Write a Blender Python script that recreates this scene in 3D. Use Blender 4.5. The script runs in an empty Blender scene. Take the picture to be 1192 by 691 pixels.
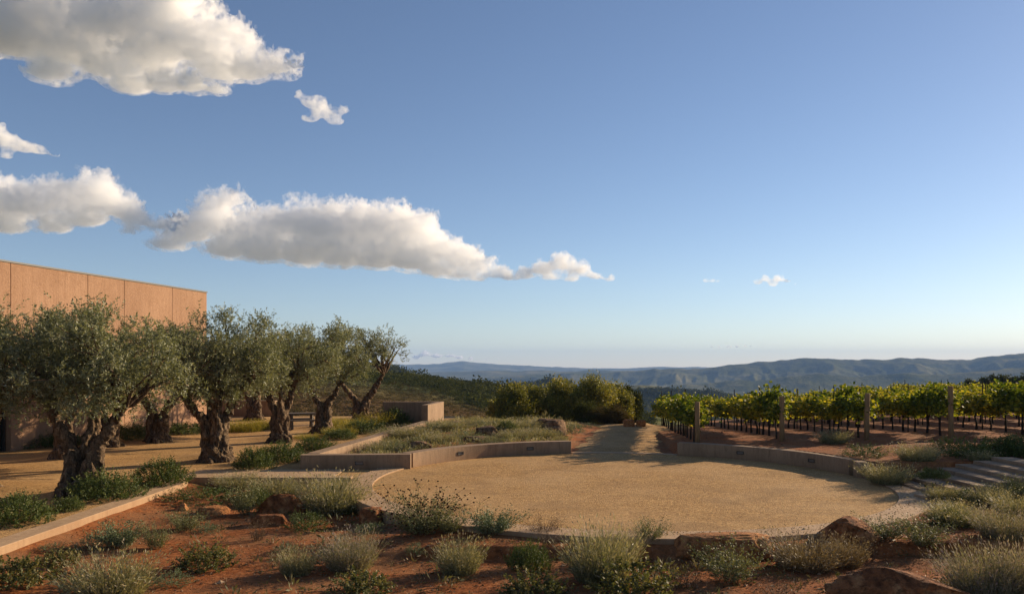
import bpy, bmesh, math, random
import numpy as np
from mathutils import Vector, Matrix, Euler
R = math.radians
scene = bpy.context.scene
COL = scene.collection

# ------------------------------------------------------------------ camera, sky, sun, exposure
EYE = 3.2
cam_d = bpy.data.cameras.new('camera'); cam = bpy.data.objects.new('camera', cam_d); COL.objects.link(cam)
cam.location = (0, 0, EYE); cam.rotation_euler = (R(90), 0, 0)
cam_d.sensor_width = 36; cam_d.lens = 28.0; cam_d.shift_y = 0.0667
cam_d.clip_start = 0.1; cam_d.clip_end = 60000
scene.camera = cam
SUN_AZ, SUN_EL = 56.0, 18.0 # azimuth clockwise from the view direction
world = bpy.data.worlds.new('World'); scene.world = world; world.use_nodes = True
wn = world.node_tree; wn.nodes.clear()
sky = wn.nodes.new('ShaderNodeTexSky'); sky.sky_type = 'NISHITA'; sky.sun_disc = False
sky.sun_elevation = R(SUN_EL); sky.sun_rotation = R(SUN_AZ)
sky.altitude = 300; sky.air_density = 0.85; sky.dust_density = 0.15; sky.ozone_density = 1.8
bg = wn.nodes.new('ShaderNodeBackground'); bg.inputs[1].default_value = 0.071
wo = wn.nodes.new('ShaderNodeOutputWorld')
wb = wn.nodes.new('ShaderNodeMix'); wb.data_type = 'RGBA'; wb.blend_type = 'MULTIPLY'; wb.inputs[0].default_value = 1.0; wb.inputs[7].default_value = (1.04, .99, 1.02, 1)
wn.links.new(sky.outputs[0], wb.inputs[6]); wn.links.new(wb.outputs[2], bg.inputs[0]); wn.links.new(bg.outputs[0], wo.inputs[0])
sun_d = bpy.data.lights.new('sun', 'SUN'); sun = bpy.data.objects.new('sun', sun_d); COL.objects.link(sun)
sun_d.energy = 5.0; sun_d.angle = R(0.53); sun_d.color = (1.0, 0.79, 0.54)
sdir = Vector((math.sin(R(SUN_AZ))*math.cos(R(SUN_EL)), math.cos(R(SUN_AZ))*math.cos(R(SUN_EL)), math.sin(R(SUN_EL))))
sun.rotation_euler = sdir.to_track_quat('Z', 'Y').to_euler(); sun.location = (30, 20, 30)
vs = scene.view_settings; vs.view_transform = 'Standard'; vs.look = 'None'; vs.exposure = 0.74; vs.gamma = 1.0
vs.use_curve_mapping = False
scene.display_settings.display_device = 'sRGB'
cy = scene.cycles
cy.use_denoising = True; cy.volume_bounces = 3; cy.max_bounces = 8; cy.diffuse_bounces = 3; cy.transparent_max_bounces = 12
cy.volume_step_rate = 1.0; cy.sample_clamp_indirect = 6.0

# ------------------------------------------------------------------ helpers
def tag(o, label=None, cat=None, group=None, kind=None):
    if label: o['label'] = label
    if cat: o['category'] = cat
    if group: o['group'] = group
    if kind: o['kind'] = kind
    return o
def empty(name, loc=(0,0,0), rz=0.0, s=1.0):
    o = bpy.data.objects.new(name, None); COL.objects.link(o); o.location = loc; o.rotation_euler = (0,0,rz)
    o.scale = (s,s,s); o.empty_display_size = .2
    return o
def mesh_np(name, V, F, mat=None, smooth=False, parent=None, attrs=None, mats=None, midx=None):
    """V (n,3), F (m,k) all faces of k corners, or a list of such arrays."""
    me = bpy.data.meshes.new(name)
    V = np.asarray(V, np.float32)
    Fs = F if isinstance(F, list) else [F]
    Fs = [np.asarray(f, np.int32) for f in Fs if len(f)]
    me.vertices.add(len(V)); me.vertices.foreach_set('co', V.ravel())
    nl = sum(f.size for f in Fs); npoly = sum(len(f) for f in Fs)
    me.loops.add(nl); me.polygons.add(npoly)
    me.loops.foreach_set('vertex_index', np.concatenate([f.ravel() for f in Fs]))
    tot = np.concatenate([np.full(len(f), f.shape[1], np.int32) for f in Fs])
    st = np.concatenate([[0], np.cumsum(tot)[:-1]]).astype(np.int32)
    me.polygons.foreach_set('loop_start', st); me.polygons.foreach_set('loop_total', tot)
    me.polygons.foreach_set('use_smooth', np.full(npoly, bool(smooth)))
    if midx is not None: me.polygons.foreach_set('material_index', np.asarray(midx, np.int32))
    me.update(calc_edges=True)
    if attrs:
        for k, a in attrs.items():
            a = np.asarray(a, np.float32)
            at = me.attributes.new(k, 'FLOAT', 'POINT'); at.data.foreach_set('value', a.ravel())
    for m in (mats or ([mat] if mat else [])): me.materials.append(m)
    o = bpy.data.objects.new(name, me); COL.objects.link(o)
    if parent: o.parent = parent
    return o
class MB:
    """collects boxes / tubes / grids, then builds ONE mesh object"""
    def __init__(s): s.v = []; s.q = []; s.t = []; s.n = 0
    def add(s, V, Q=None, T=None):
        V = np.asarray(V, float).reshape(-1, 3)
        if Q is not None and len(Q): s.q.append(np.asarray(Q, int) + s.n)
        if T is not None and len(T): s.t.append(np.asarray(T, int) + s.n)
        s.v.append(V); s.n += len(V)
    def box(s, c, d, rz=0.0, bev=0.0):
        x, y, z = d[0]/2, d[1]/2, d[2]/2
        P = np.array([(-x,-y,-z),(x,-y,-z),(x,y,-z),(-x,y,-z),(-x,-y,z),(x,-y,z),(x,y,z),(-x,y,z)])
        ca, sa = math.cos(rz), math.sin(rz)
        P = np.stack([P[:,0]*ca-P[:,1]*sa, P[:,0]*sa+P[:,1]*ca, P[:,2]], 1) + np.array(c)
        s.add(P, [(0,3,2,1),(4,5,6,7),(0,1,5,4),(1,2,6,5),(2,3,7,6),(3,0,4,7)])
    def tube(s, pts, rad, n=8, cap=True):
        pts = np.asarray(pts, float); m = len(pts); rad = np.broadcast_to(np.asarray(rad, float), (m,))
        tan = np.gradient(pts, axis=0); tan /= np.linalg.norm(tan, axis=1)[:,None] + 1e-9
        ref = np.array([0,0,1.0]) if abs(tan[0][2]) < .9 else np.array([1.0,0,0])
        V = []; u = np.cross(tan[0], ref); u /= np.linalg.norm(u)
        a = np.arange(n)*2*math.pi/n
        for i in range(m):
            u = u - tan[i]*np.dot(u, tan[i]); u /= np.linalg.norm(u)+1e-9; w = np.cross(tan[i], u)
            V.append(pts[i] + rad[i]*(np.cos(a)[:,None]*u + np.sin(a)[:,None]*w))
        V = np.concatenate(V); Q = []
        i, j = np.meshgrid(np.arange(m-1), np.arange(n), indexing='ij'); i = i.ravel(); j = j.ravel(); k = (j+1) % n
        Q = np.stack([i*n+j, i*n+k, (i+1)*n+k, (i+1)*n+j], 1)
        T = None
        if cap:
            V = np.concatenate([V, pts[:1], pts[-1:]]); c0 = m*n; c1 = c0+1; jj = np.arange(n); kk = (jj+1) % n
            T = np.concatenate([np.stack([kk, jj, np.full(n, c0)], 1), np.stack([(m-1)*n+jj, (m-1)*n+kk, np.full(n, c1)], 1)])
        s.add(V, Q, T)
    def build(s, name, mat=None, parent=None, smooth=False):
        return mesh_np(name, np.concatenate(s.v), [np.concatenate(s.q) if s.q else [], np.concatenate(s.t) if s.t else []], mat, smooth, parent)
def grid_faces(nx, ny):
    i, j = np.meshgrid(np.arange(ny-1), np.arange(nx-1), indexing='ij'); i = i.ravel(); j = j.ravel()
    return np.stack([i*nx+j, i*nx+j+1, (i+1)*nx+j+1, (i+1)*nx+j], 1)
def _h(ix, iy, iz, seed):
    n = (ix*374761393 + iy*668265263 + iz*2147483647 + seed*1274126177) & 0xffffffff
    n = ((n ^ (n >> 13))*1274126177) & 0xffffffff
    n = n ^ (n >> 16)
    return (n & 0xffffff)/float(0xffffff)
def vnoise(P, seed=0):
    """value noise in [-1,1] on (n,3)"""
    P = np.asarray(P, float); I = np.floor(P).astype(np.int64); f = P - I; f = f*f*f*(f*(f*6-15)+10)
    x, y, z = I[:,0], I[:,1], I[:,2]; r = 0
    for dx in (0,1):
        wx = f[:,0] if dx else 1-f[:,0]
        for dy in (0,1):
            wy = f[:,1] if dy else 1-f[:,1]
            for dz in (0,1):
                wz = f[:,2] if dz else 1-f[:,2]
                r = r + wx*wy*wz*_h(x+dx, y+dy, z+dz, seed)
    return r*2-1
def fbm(P, oct=4, seed=0, gain=.5, ridged=False):
    P = np.asarray(P, float); a = 1.0; r = 0; tot = 0
    for k in range(oct):
        n = vnoise(P*(2.03**k) + 13.7*k, seed+k)
        if ridged: n = 1-2*np.abs(n)
        r = r + a*n; tot += a; a *= gain
    return r/tot
def fbm2(X, Y, scale, oct=4, seed=0, gain=.5, ridged=False):
    X = np.asarray(X, float); Y = np.asarray(Y, float); sh = np.broadcast(X, Y).shape
    X, Y = np.broadcast_to(X, sh).ravel(), np.broadcast_to(Y, sh).ravel()
    return fbm(np.stack([X/scale, Y/scale, np.full(X.shape, .37)], 1), oct, seed, gain, ridged).reshape(sh)
def sstep(a, b, x):
    t = np.clip((np.asarray(x, float)-a)/(b-a), 0, 1); return t*t*(3-2*t)
F = 927.0; CX = 596.0; CYH = 425.0
def gp(px, py, z=0.0):
    """the point of height z that stands at pixel px, py of the photograph (1192 wide)"""
    Y = F*(EYE-z)/(py-CYH); return ((px-CX)/F*Y, Y)

# ------------------------------------------------------------------ materials
class NT:
    def __init__(s, name):
        s.m = bpy.data.materials.new(name); s.m.use_nodes = True; s.t = s.m.node_tree; s.t.nodes.clear()
        s.out = s.t.nodes.new('ShaderNodeOutputMaterial')
    def n(s, typ, **kw):
        nd = s.t.nodes.new(typ)
        for k, v in kw.items(): setattr(nd, k, v)
        return nd
    def l(s, a, b): s.t.links.new(a, b)
    def coord(s, kind='Object', scale=None):
        c = s.n('ShaderNodeTexCoord').outputs[kind]
        if scale is not None:
            mp = s.n('ShaderNodeMapping'); mp.inputs['Scale'].default_value = scale if hasattr(scale, '__len__') else (scale,)*3
            s.l(c, mp.inputs[0]); c = mp.outputs[0]
        return c
    def noise(s, vec, scale, detail=4, rough=.55, dist=0):
        n = s.n('ShaderNodeTexNoise'); n.inputs['Scale'].default_value = scale; n.inputs['Detail'].default_value = detail
        n.inputs['Roughness'].default_value = rough; n.inputs['Distortion'].default_value = dist; s.l(vec, n.inputs['Vector']); return n.outputs['Fac']
    def ramp(s, fac, stops):
        r = s.n('ShaderNodeValToRGB'); e = r.color_ramp.elements
        while len(e) < len(stops): e.new(.5)
        for el, (p, c) in zip(e, stops): el.position = p; el.color = (*c, 1) if hasattr(c, '__len__') else (c, c, c, 1)
        s.l(fac, r.inputs[0]); return r.outputs[0]
    def mix(s, fac, a, b, mode='MIX'):
        m = s.n('ShaderNodeMix', data_type='RGBA', blend_type=mode)
        for inp, v in ((m.inputs[0], fac), (m.inputs[6], a), (m.inputs[7], b)):
            if hasattr(v, 'is_output'): s.l(v, inp)
            elif hasattr(v, '__len__'): inp.default_value = (*v, 1)
            else: inp.default_value = v
        return m.outputs[2]
    def math(s, op, a, b=None):
        m = s.n('ShaderNodeMath', operation=op)
        for inp, v in ((m.inputs[0], a), (m.inputs[1], b)):
            if v is None: continue
            if hasattr(v, 'is_output'): s.l(v, inp)
            else: inp.default_value = v
        return m.outputs[0]
    def bsdf(s, col, rough=.85, spec=.25, bump=None, bstr=.4, bdist=.02, trans=None):
        p = s.n('ShaderNodeBsdfPrincipled'); s.p = p
        if hasattr(col, 'is_output'): s.l(col, p.inputs['Base Color'])
        else: p.inputs['Base Color'].default_value = (*col, 1)
        p.inputs['Roughness'].default_value = rough; p.inputs['Specular IOR Level'].default_value = spec
        if bump is not None:
            b = s.n('ShaderNodeBump'); b.inputs['Strength'].default_value = bstr; b.inputs['Distance'].default_value = bdist
            s.l(bump, b.inputs['Height']); s.l(b.outputs[0], p.inputs['Normal'])
        if trans:
            tr = s.n('ShaderNodeBsdfTranslucent'); mx = s.n('ShaderNodeMixShader'); mx.inputs[0].default_value = trans
            tc = s.mix(1.0, col, (1.0,.95,.45), 'MULTIPLY') if hasattr(col, 'is_output') else col
            if hasattr(tc, 'is_output'): s.l(tc, tr.inputs[0])
            else: tr.inputs[0].default_value = (*tc, 1)
            s.l(p.outputs[0], mx.inputs[1]); s.l(tr.outputs[0], mx.inputs[2]); s.l(mx.outputs[0], s.out.inputs[0])
        else: s.l(p.outputs[0], s.out.inputs[0])
        return s.m

# ------------------------------------------------------------------ far country: one height function of bearing (u, photo pixel column) and distance Y
def prof(pts):
    a = np.array(pts, float); return lambda u: np.interp(u, a[:,0], a[:,1])
RIDGES = [  # distance, near slope, far slope, crest row in the photo by column, noise amplitude, noise scale
 (230, .030, .22, prof([(-1500,395),(0,418),(300,427),(420,433),(480,438),(520,442),(560,447),(600,451),(650,457),(700,468),(745,480),(800,489),(900,490),(1000,474),(1090,458),(1130,449),(1192,444),(1400,430),(3000,420)]), 1.1, 40),
 (620, .16, .30, prof([(-1500,395),(300,408),(400,416),(430,424),(455,428),(475,432),(495,438),(510,446),(530,470),(560,520),(3000,600)]), 2.5, 70),
 (1000, .22, .30, prof([(-1500,520),(480,520),(495,452),(505,446),(522,443),(540,445),(560,452),(575,451),(592,447),(615,446),(640,441),(655,443),(672,450),(690,460),(705,463),(722,456),(745,453),(780,453),(810,455),(840,457),(865,462),(880,470),(900,500),(1000,560),(3000,600)]), 5, 110),
 (1500, .12, .25, prof([(-1500,520),(660,500),(690,455),(720,449),(745,448),(775,451),(800,459),(830,480),(3000,600)]), 4, 160),
 (2500, .16, .22, prof([(-1500,520),(690,500),(760,452),(800,447),(860,442),(905,439),(950,436),(1000,438),(1050,433),(1100,435),(1150,431),(1192,428),(1500,424),(3000,420)]), 70, 380),
 (3600, .14, .16, prof([(-1500,470),(500,452),(560,440),(600,436),(660,435),(700,433),(740,431),(762,428),(800,429),(830,426),(850,424),(880,422),(905,421),(930,418),(960,418),(1000,420),(1030,418),(1060,416.5),(1100,418),(1130,418),(1150,414),(1192,411),(1260,404),(1400,398),(3000,380)]), 165, 620),
 (4700, .07, .1, prof([(-1500,428),(400,431),(480,433),(540,432),(600,430.5),(650,431),(700,430),(800,431),(3000,431)]), 8, 500),
 (7800, .05, .05, prof([(-1500,420),(300,421),(420,423),(470,424),(510,423),(540,421),(580,424),(620,425.5),(660,427.5),(720,428.5),(780,427),(840,426),(900,425),(3000,424)]), 14, 1100),
]
_by = np.log(np.array([40, 52, 70, 100, 150, 250, 450, 800, 1300, 2000, 9000.]))
_bz = np.array([-.6, -2.2, -5, -8, -11, -18, -34, -56, -76, -86, -86.])
def far_h(X, Y):
    X = np.asarray(X, float); Y = np.maximum(np.asarray(Y, float), 30); u = CX + F*X/Y
    z = np.interp(np.log(Y), _by, _bz)
    for k, (D, sn, sf, pr, amp, sc) in enumerate(RIDGES):
        wob = fbm2(X, Y, sc*4, 2, 50+k)
        Dk = D*(1+.10*wob)
        crest = EYE-(pr(u)-CYH)/F*D
        d = Dk-Y
        n = fbm2(X, Y, sc, 5, 10+k, .5, True) if k not in (4, 5) else fbm2(X-.25*Y, Y*.38, 330, 5, 14, .5, True)
        nc = fbm2(X, Y, D*.035, 4, 70+k)
        r = crest - np.where(d > 0, d*sn*(1+.45*n), -d*sf) + amp*(.5*n-.15)*np.clip(np.abs(d)/(D*.10)-.02, 0, 1) + (.0055 if k in (4, 5) else .0028)*D*nc
        kk = .004*D + .3
        z = np.where(r > z, r, z) + kk*.25*np.exp(-((r-z)/kk)**2)
    return z
def far_mesh():
    Ys = np.concatenate([np.geomspace(56, 500, 200), np.geomspace(505, 2500, 170)[0:], np.geomspace(2530, 9500, 170)])
    us = np.concatenate([np.linspace(-1400, 180, 90, endpoint=False), np.linspace(180, 1260, 760, endpoint=False), np.linspace(1260, 2800, 90)])
    U, Y = np.meshgrid(us, Ys); X = (U-CX)/F*Y
    Z = far_h(X, Y)
    nx, ny = len(us), len(Ys)
    V = np.stack([X, Y, Z], -1).reshape(-1, 3)
    t = NT('far_land'); c = t.coord('Object')
    geo = t.n('ShaderNodeNewGeometry'); sep = t.n('ShaderNodeSeparateXYZ'); t.l(geo.outputs['Position'], sep.inputs[0])
    n1 = t.noise(c, .02, 6, .6); n2 = t.noise(c, .15, 5, .7); n3 = t.noise(c, .0035, 5, .6)
    brown = t.ramp(n2, [(.3, (.055,.036,.018)), (.5, (.088,.056,.026)), (.72, (.13,.088,.042))])
    green = t.ramp(t.math('ADD', t.math('MULTIPLY', n2, .45), t.math('MULTIPLY', n3, .55)), [(.36, (.03,.042,.018)), (.48, (.08,.088,.036)), (.57,(.17,.155,.075)), (.66,(.26,.22,.13))])
    fields = t.ramp(n3, [(.35, (.06,.07,.04)), (.5, (.24,.22,.14)), (.56, (.09,.10,.05)), (.7, (.30,.26,.17))])
    v = t.n('ShaderNodeTexVoronoi'); v.inputs['Scale'].default_value = .004; t.l(c, v.inputs['Vector'])
    vc = t.n('ShaderNodeSeparateColor'); t.l(v.outputs['Color'], vc.inputs[0]); fields = t.mix(.5, fields, t.ramp(vc.outputs[0], [(0,(.05,.06,.03)), (.4,(.13,.13,.07)), (.7,(.26,.22,.13)), (1,(.10,.12,.05))]))
    yy = t.math('MULTIPLY', sep.outputs[1], 1/9000)
    fbr = t.ramp(t.math('ADD', t.math('MULTIPLY', sep.outputs[1], .004), t.math('MULTIPLY', n1, .2)), [(.62, 0), (.80, 1)])     # the brown slope stands nearer than the scrub ridge
    col = t.mix(fbr, brown, green)
    low = t.ramp(t.math('ADD', t.math('MULTIPLY', sep.outputs[2], -.02), t.math('MULTIPLY', n3, .15)), [(.0, 0), (1.0, 0), ])
    ar = t.n('ShaderNodeMapRange'); ar.inputs[1].default_value = -70; ar.inputs[2].default_value = -82; t.l(sep.outputs[2], ar.inputs[0])
    col = t.mix(ar.outputs[0], col, fields)
    h = t.math('ADD', t.math('MULTIPLY', n2, 2.5), t.math('ADD', t.math('MULTIPLY', n1, 10.0), t.math('MULTIPLY', n3, 30.0)))
    m = t.bsdf(col, 1.0, 0.0, bump=h, bstr=.6, bdist=1.0)
    o = mesh_np('hills', V, grid_faces(nx, ny), m, True); tag(o, kind='structure')
far_mesh()

def haze():
    t = NT('haze_air'); p = t.n('ShaderNodeVolumePrincipled'); p.inputs['Color'].default_value = (.32,.54,1.0,1)
    p.inputs['Density'].default_value = HAZE; p.inputs['Anisotropy'].default_value = .0
    t.l(p.outputs[0], t.out.inputs['Volume'])
    b = MB(); z0, z1 = -130, 190
    b.box((0, 4950, (z0+z1)/2), (27000, 10300, z1-z0)); o = b.build('haze', t.m); tag(o, kind='stuff')
HAZE = 0.95e-4
haze()

# ------------------------------------------------------------------ clouds: real volumes far away, outside the haze
def hull(blobs, D, vox, depth, amp, seed, grow=0.0, sat=6, flat=None):
    k = D/F; rng = np.random.default_rng(seed)
    c0 = np.array([(np.mean([b[0] for b in blobs])-CX)*k, D, EYE-(np.mean([b[1] for b in blobs])-CYH)*k])
    S = []
    for (px, py, r) in blobs:
        S.append(((px-CX)*k, D + rng.uniform(-.5,.5)*r*k*depth, EYE-(py-CYH)*k, r*k*(1+grow)*.92))
        for q in range(sat):
            a = rng.uniform(0, 2*math.pi); e = rng.uniform(-.05, 1.2); rr = r*rng.uniform(.2,.5)*(1+grow)
            S.append(((px-CX)*k+math.cos(a)*r*k*.9*math.cos(e), D+math.sin(a)*r*k*depth*math.cos(e), EYE-(py-CYH)*k+math.sin(e)*r*k*.7, rr*k))
    S = np.array(S); S[:, :3] -= c0
    bm = bmesh.new()
    for s_ in S:
        for v_ in bmesh.ops.create_icosphere(bm, subdivisions=3, radius=1.0)['verts']:
            q = v_.co; v_.co = (s_[0]+q.x*s_[3]*1.08, s_[1]+q.y*s_[3], s_[2]+q.z*s_[3]*(.86 if q.z > 0 else .42))
    me = bpy.data.meshes.new('tmp'); bm.to_mesh(me); bm.free(); tmp = bpy.data.objects.new('tmp', me); COL.objects.link(tmp)
    md = tmp.modifiers.new('r', 'REMESH'); md.mode = 'VOXEL'; md.voxel_size = vox*k/3.4
    dg = bpy.context.evaluated_depsgraph_get(); m2 = bpy.data.meshes.new_from_object(tmp.evaluated_get(dg)); bpy.data.objects.remove(tmp)
    n = len(m2.vertices); P = np.zeros(n*3, np.float32); m2.vertices.foreach_get('co', P); P = P.reshape(-1,3).astype(float)
    for sc, a in ((70, 16), (30, 12), (14, 7.5), (7, 3.6)):
        N = np.zeros(n*3, np.float32); m2.vertices.foreach_get('normal', N); N = N.reshape(-1,3)
        up = np.clip(N[:,2]*.7+.75, .12, 1.35)
        q = P/k; d = amp*a*k*(-fbm(q/(sc/2.4), 2, seed+int(sc), .5, True)+.1)*up*.42
        P = P + N*d[:,None]
        m2.vertices.foreach_set('co', P.astype(np.float32).ravel()); m2.update()
    m2.polygons.foreach_set('use_smooth', np.ones(len(m2.polygons), bool)); m2.materials.clear()
    return m2, c0
def vapour(dens, D, noise=None, thr=(.45,.75)):
    t = NT('cloud_vapour'); p = t.n('ShaderNodeVolumePrincipled'); p.inputs['Color'].default_value = (1,1,1,1)
    p.inputs['Anisotropy'].default_value = .3; dens = dens*3000/D
    if noise:
        c = t.coord('Object'); n = t.noise(c, 3.4/D*3000/noise/3.4, 5, .62)
        r = t.n('ShaderNodeMapRange'); r.inputs[1].default_value = thr[0]; r.inputs[2].default_value = thr[1]; r.inputs[4].default_value = dens
        t.l(n, r.inputs[0]); t.l(r.outputs[0], p.inputs['Density'])
    else: p.inputs['Density'].default_value = dens
    t.l(p.outputs[0], t.out.inputs['Volume']); return t.m
def cloud(blobs, D, label, vox=6.5, depth=.8, amp=1.0, seed=0, dens=.021, core=True, wisp=.04, thr=(.47,.74), grow=.38):
    root = None
    if core:
        me, c0 = hull(blobs, D, vox, depth, amp, seed)
        root = bpy.data.objects.new('cloud', me); COL.objects.link(root); root.location = c0; me.materials.append(vapour(dens, D))
    me, c0 = hull(blobs, D, vox*2, depth, amp*1.2, seed+31, grow, 4)
    w = bpy.data.objects.new('wisps' if core else 'cloud', me); COL.objects.link(w); me.materials.append(vapour(wisp, D, 26, thr))
    if core: w.parent = root
    else: root = w; w.location = c0
    tag(root, label, 'cloud', 'clouds drifting in the blue sky')
    return root
cy.volume_bounces = 12; cy.max_bounces = 14
cloud([(-60,40,60),(-10,10,60),(20,45,46),(80,50,46),(60,5,50),(130,30,50),(120,75,30),(170,62,38),(190,25,42),(215,52,40),(255,75,34),(290,82,28),(322,78,22),(342,76,12),(60,85,26),(150,96,26),(190,98,24),(225,100,22),(255,104,16),(200,-5,44),(262,38,26),(290,52,20)], 2600, 'largest grey white cloud filling the upper corner above the building', seed=1, amp=1.0)
cloud([(-20,240,44),(30,238,34),(70,232,30),(110,225,30),(135,240,26),(160,255,20),(95,252,26),(185,262,16),(205,255,12),(10,262,24),(60,260,24),(118,210,16),(150,268,12)], 3200, 'puffy cloud with grey base just above the ochre building roof', seed=2)
cloud([(200,284,22),(222,272,26),(250,245,24),(268,232,20),(240,262,28),(285,270,30),(320,266,32),(340,262,32),(375,268,38),(405,264,36),(430,266,36),(455,262,32),(480,268,30),(465,288,32),(500,288,28),(535,300,24),(555,306,20),(575,318,13),(588,321,10),(600,323,8),(270,290,28),(310,292,32),(355,294,34),(400,296,34),(440,298,34),(480,304,28),(510,312,24),(536,318,18),(556,322,13)], 3400, 'long billowing white cloud with a flat grey base in mid sky', seed=3)
cloud([(592,323,7),(610,320,11),(632,313,15),(655,308,16),(675,314,13),(692,321,9),(710,325,6),(640,322,10),(665,324,9)], 3600, 'small white cumulus trailing behind the tip of the long cloud', vox=5, seed=4, amp=.5)
cloud([(350,112,8),(365,118,12),(378,130,12),(390,142,8),(360,138,8),(400,128,6)], 2700, 'small ragged scrap of cloud beside the largest cloud', vox=6, seed=5, core=False, wisp=.03, thr=(.38,.6), amp=.6)
cloud([(-5,155,14),(12,165,14),(30,172,11),(48,176,9),(65,180,6),(5,180,8)], 2800, 'thin ragged cloud strip between the two larger clouds', vox=6, seed=6, core=False, wisp=.035, thr=(.36,.58), amp=.6)
cloud([(882,329,5),(893,325,6),(905,325,7),(916,326,6),(925,331,3),(900,331,5)], 4200, 'tiny lone white cloud in the clear sky above the vineyard', vox=4, seed=7, amp=.35, grow=.3)
cloud([(822,327,3),(829,327,3),(835,328,2)], 4200, 'faint wisp of cloud close to the tiny lone cloud', vox=3, seed=8, core=False, wisp=.03, thr=(.36,.6), amp=.3)
cloud([(828,404,2.2),(838,404,2.6),(848,403,2.8),(858,403,2.4),(868,402.5,2.4),(874,402.5,1.6)], 11500, 'thin flat pinkish cloud low above the distant mountains', vox=3, seed=9, wisp=.12, amp=.2, dens=.08, grow=.5)
cloud([(495,412,5),(508,414,5),(522,413,5),(535,416,4),(485,416,4),(548,418,3),(565,418,2.5),(580,417,2.5),(590,418,2)], 11500, 'faint bank of cloud on the horizon beside the last olive tree', vox=4, seed=10, core=False, wisp=.14, thr=(.34,.6), amp=.35)

# ------------------------------------------------------------------ near ground
CXY = (3.1, 22.1); RI = 6.85; RW = .42
def wing_x(Y): return -6.5+(np.asarray(Y, float)-24.45)*.137
TREES = [(-12.6, 20.2), (-10.85, 20.3), (-10.3, 27.6), (-15.4, 27.6), (-10.2, 34.9), (-14.9, 34.2), (-9.8, 41.6), (-9.1, 47.6), (-15.3, 47.5), (-15.4,20.6)]
def near_h(X, Y):
    X = np.asarray(X, float); Y = np.asarray(Y, float)
    X, Y = np.broadcast_arrays(X, Y)
    d = np.hypot(X-CXY[0], Y-CXY[1])
    n1 = fbm2(X, Y, 2.2, 4, 3); n2 = fbm2(X, Y, .7, 3, 7)
    # front bed: left part low, middle a little bank that drops towards the viewer
    bank = 14.35 + .35*fbm2(X, Y*0, 1.8, 3, 21)
    hi = -.27 + .22*sstep(-3.6, -.6, X) + .06*sstep(6, 11, X)
    lo = -.27 + .04*sstep(4, 9, X)
    k = sstep(-.12, .16, Y-bank)
    k = np.where(X < -3.5, np.maximum(k, 0) , k)
    front = lo + (hi-lo)*k + .045*n1 + .022*n2 + .18*np.exp(-np.maximum(X+8.9, 0)/.8)
    front = front + .40*sstep(11.0, 14, X)*sstep(15, 19.5, Y) + .12*np.exp(-((X-6.2)**2/6+(Y-11.6)**2/1.2))
    h = front
    # planter on the left behind the seat walls
    plant = .14 + .16*sstep(-6.0, -2.5, X)*sstep(25, 29, Y) + .08*sstep(30, 36, Y) - .35*sstep(38, 46, Y) + .05*n1 + .02*n2
    h = np.where((Y > 24.72) & (X > wing_x(Y)+.22), plant, h)
    h = np.where((Y > 24.3) & (Y <= 24.72) & (X > wing_x(Y)), -.22, h)
    # vineyard side
    vy = .45 + .16*sstep(10, 20, X) - (.052-.038*sstep(14, 30, X))*np.maximum(Y-31, 0) + .045*n1 + .02*n2
    vy = vy + .20*np.exp(-((X-13)**2/3.0+(Y-25.4)**2/1.2)) + .12*np.exp(-((X-17)**2/6.0+(Y-26.0)**2/1.0))
    vb = 6.0+(Y-29)*.107                                   # western edge of the vineyard
    right = (Y > 22.2) & (X > 5.0)
    kv = sstep(-1.4, 1.8, X-vb)
    vside = np.where(Y > 28.4, kv*vy + (1-kv)*(-.03-.004*np.maximum(Y-29,0)+.01*n2), vy)
    h = np.where(right & (d > RI), vside, h)
    # path corridor
    pl = 2.2+(Y-29)*.19; pr = 5.3+(Y-29)*.17
    kp = sstep(pl-2.6, pl-.1, X)*sstep(28.2, 28.6, Y)*(X < vb)
    pathz = -.06-.004*np.maximum(Y-29, 0)
    h = np.where((Y > 24.3) & (X < vb), h*(1-kp)+pathz*kp, h)
    # gravel court on the left, sunk under its gravel sheet
    court = ((Y > 24.3) & (X < wing_x(Y))) | ((Y <= 24.3) & (X < -9.1)) | ((Y > 22.45) & (Y <= 24.3) & (X < 0) & (d > RI))
    h = np.where(court, -.22, h)
    h = np.where(d < RI+.25, -.22, h)
    # beyond the plateau
    e = 47.5 - 3*sstep(-6, 0, X) + 14*sstep(8, 14, X) + 2*fbm2(X, Y, 9, 2, 9)
    kf = sstep(0, 10, Y-e)
    return h*(1-kf) + far_h(X, Y)*kf
def gh(x, y): return float(near_h(np.array([x]), np.array([y]))[0])

def soil_mat():
    t = NT('red_soil'); c = t.coord('Object')
    n1 = t.noise(c, .7, 5, .6); n2 = t.noise(c, 9, 6, .7); n3 = t.noise(c, 60, 3, .6)
    col = t.ramp(n2, [(.32, (.10,.032,.010)), (.5, (.25,.080,.024)), (.68, (.40,.15,.048))])
    col = t.mix(t.ramp(n1, [(.42, 0), (.62, .75)]), col, t.ramp(n3, [(.3,(.12,.055,.024)), (.7,(.34,.18,.085))]))
    # pale chips and dead leaves strewn on the soil
    v = t.n('ShaderNodeTexVoronoi'); v.inputs['Scale'].default_value = 26; t.l(c, v.inputs['Vector'])
    vc = t.n('ShaderNodeSeparateColor'); t.l(v.outputs['Color'], vc.inputs[0])
    chip = t.math('MULTIPLY', t.math('LESS_THAN', v.outputs['Distance'], .26), t.math('GREATER_THAN', vc.outputs[0], .74))
    col = t.mix(t.math('MULTIPLY', chip, .7), col, (.36,.21,.115))
    h = t.math('ADD', t.math('MULTIPLY', n2, .8), t.math('ADD', t.math('MULTIPLY', n3, .22), t.math('MULTIPLY', chip, .12)))
    return t.bsdf(col, .95, .1, bump=h, bstr=.8, bdist=.035)
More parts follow.
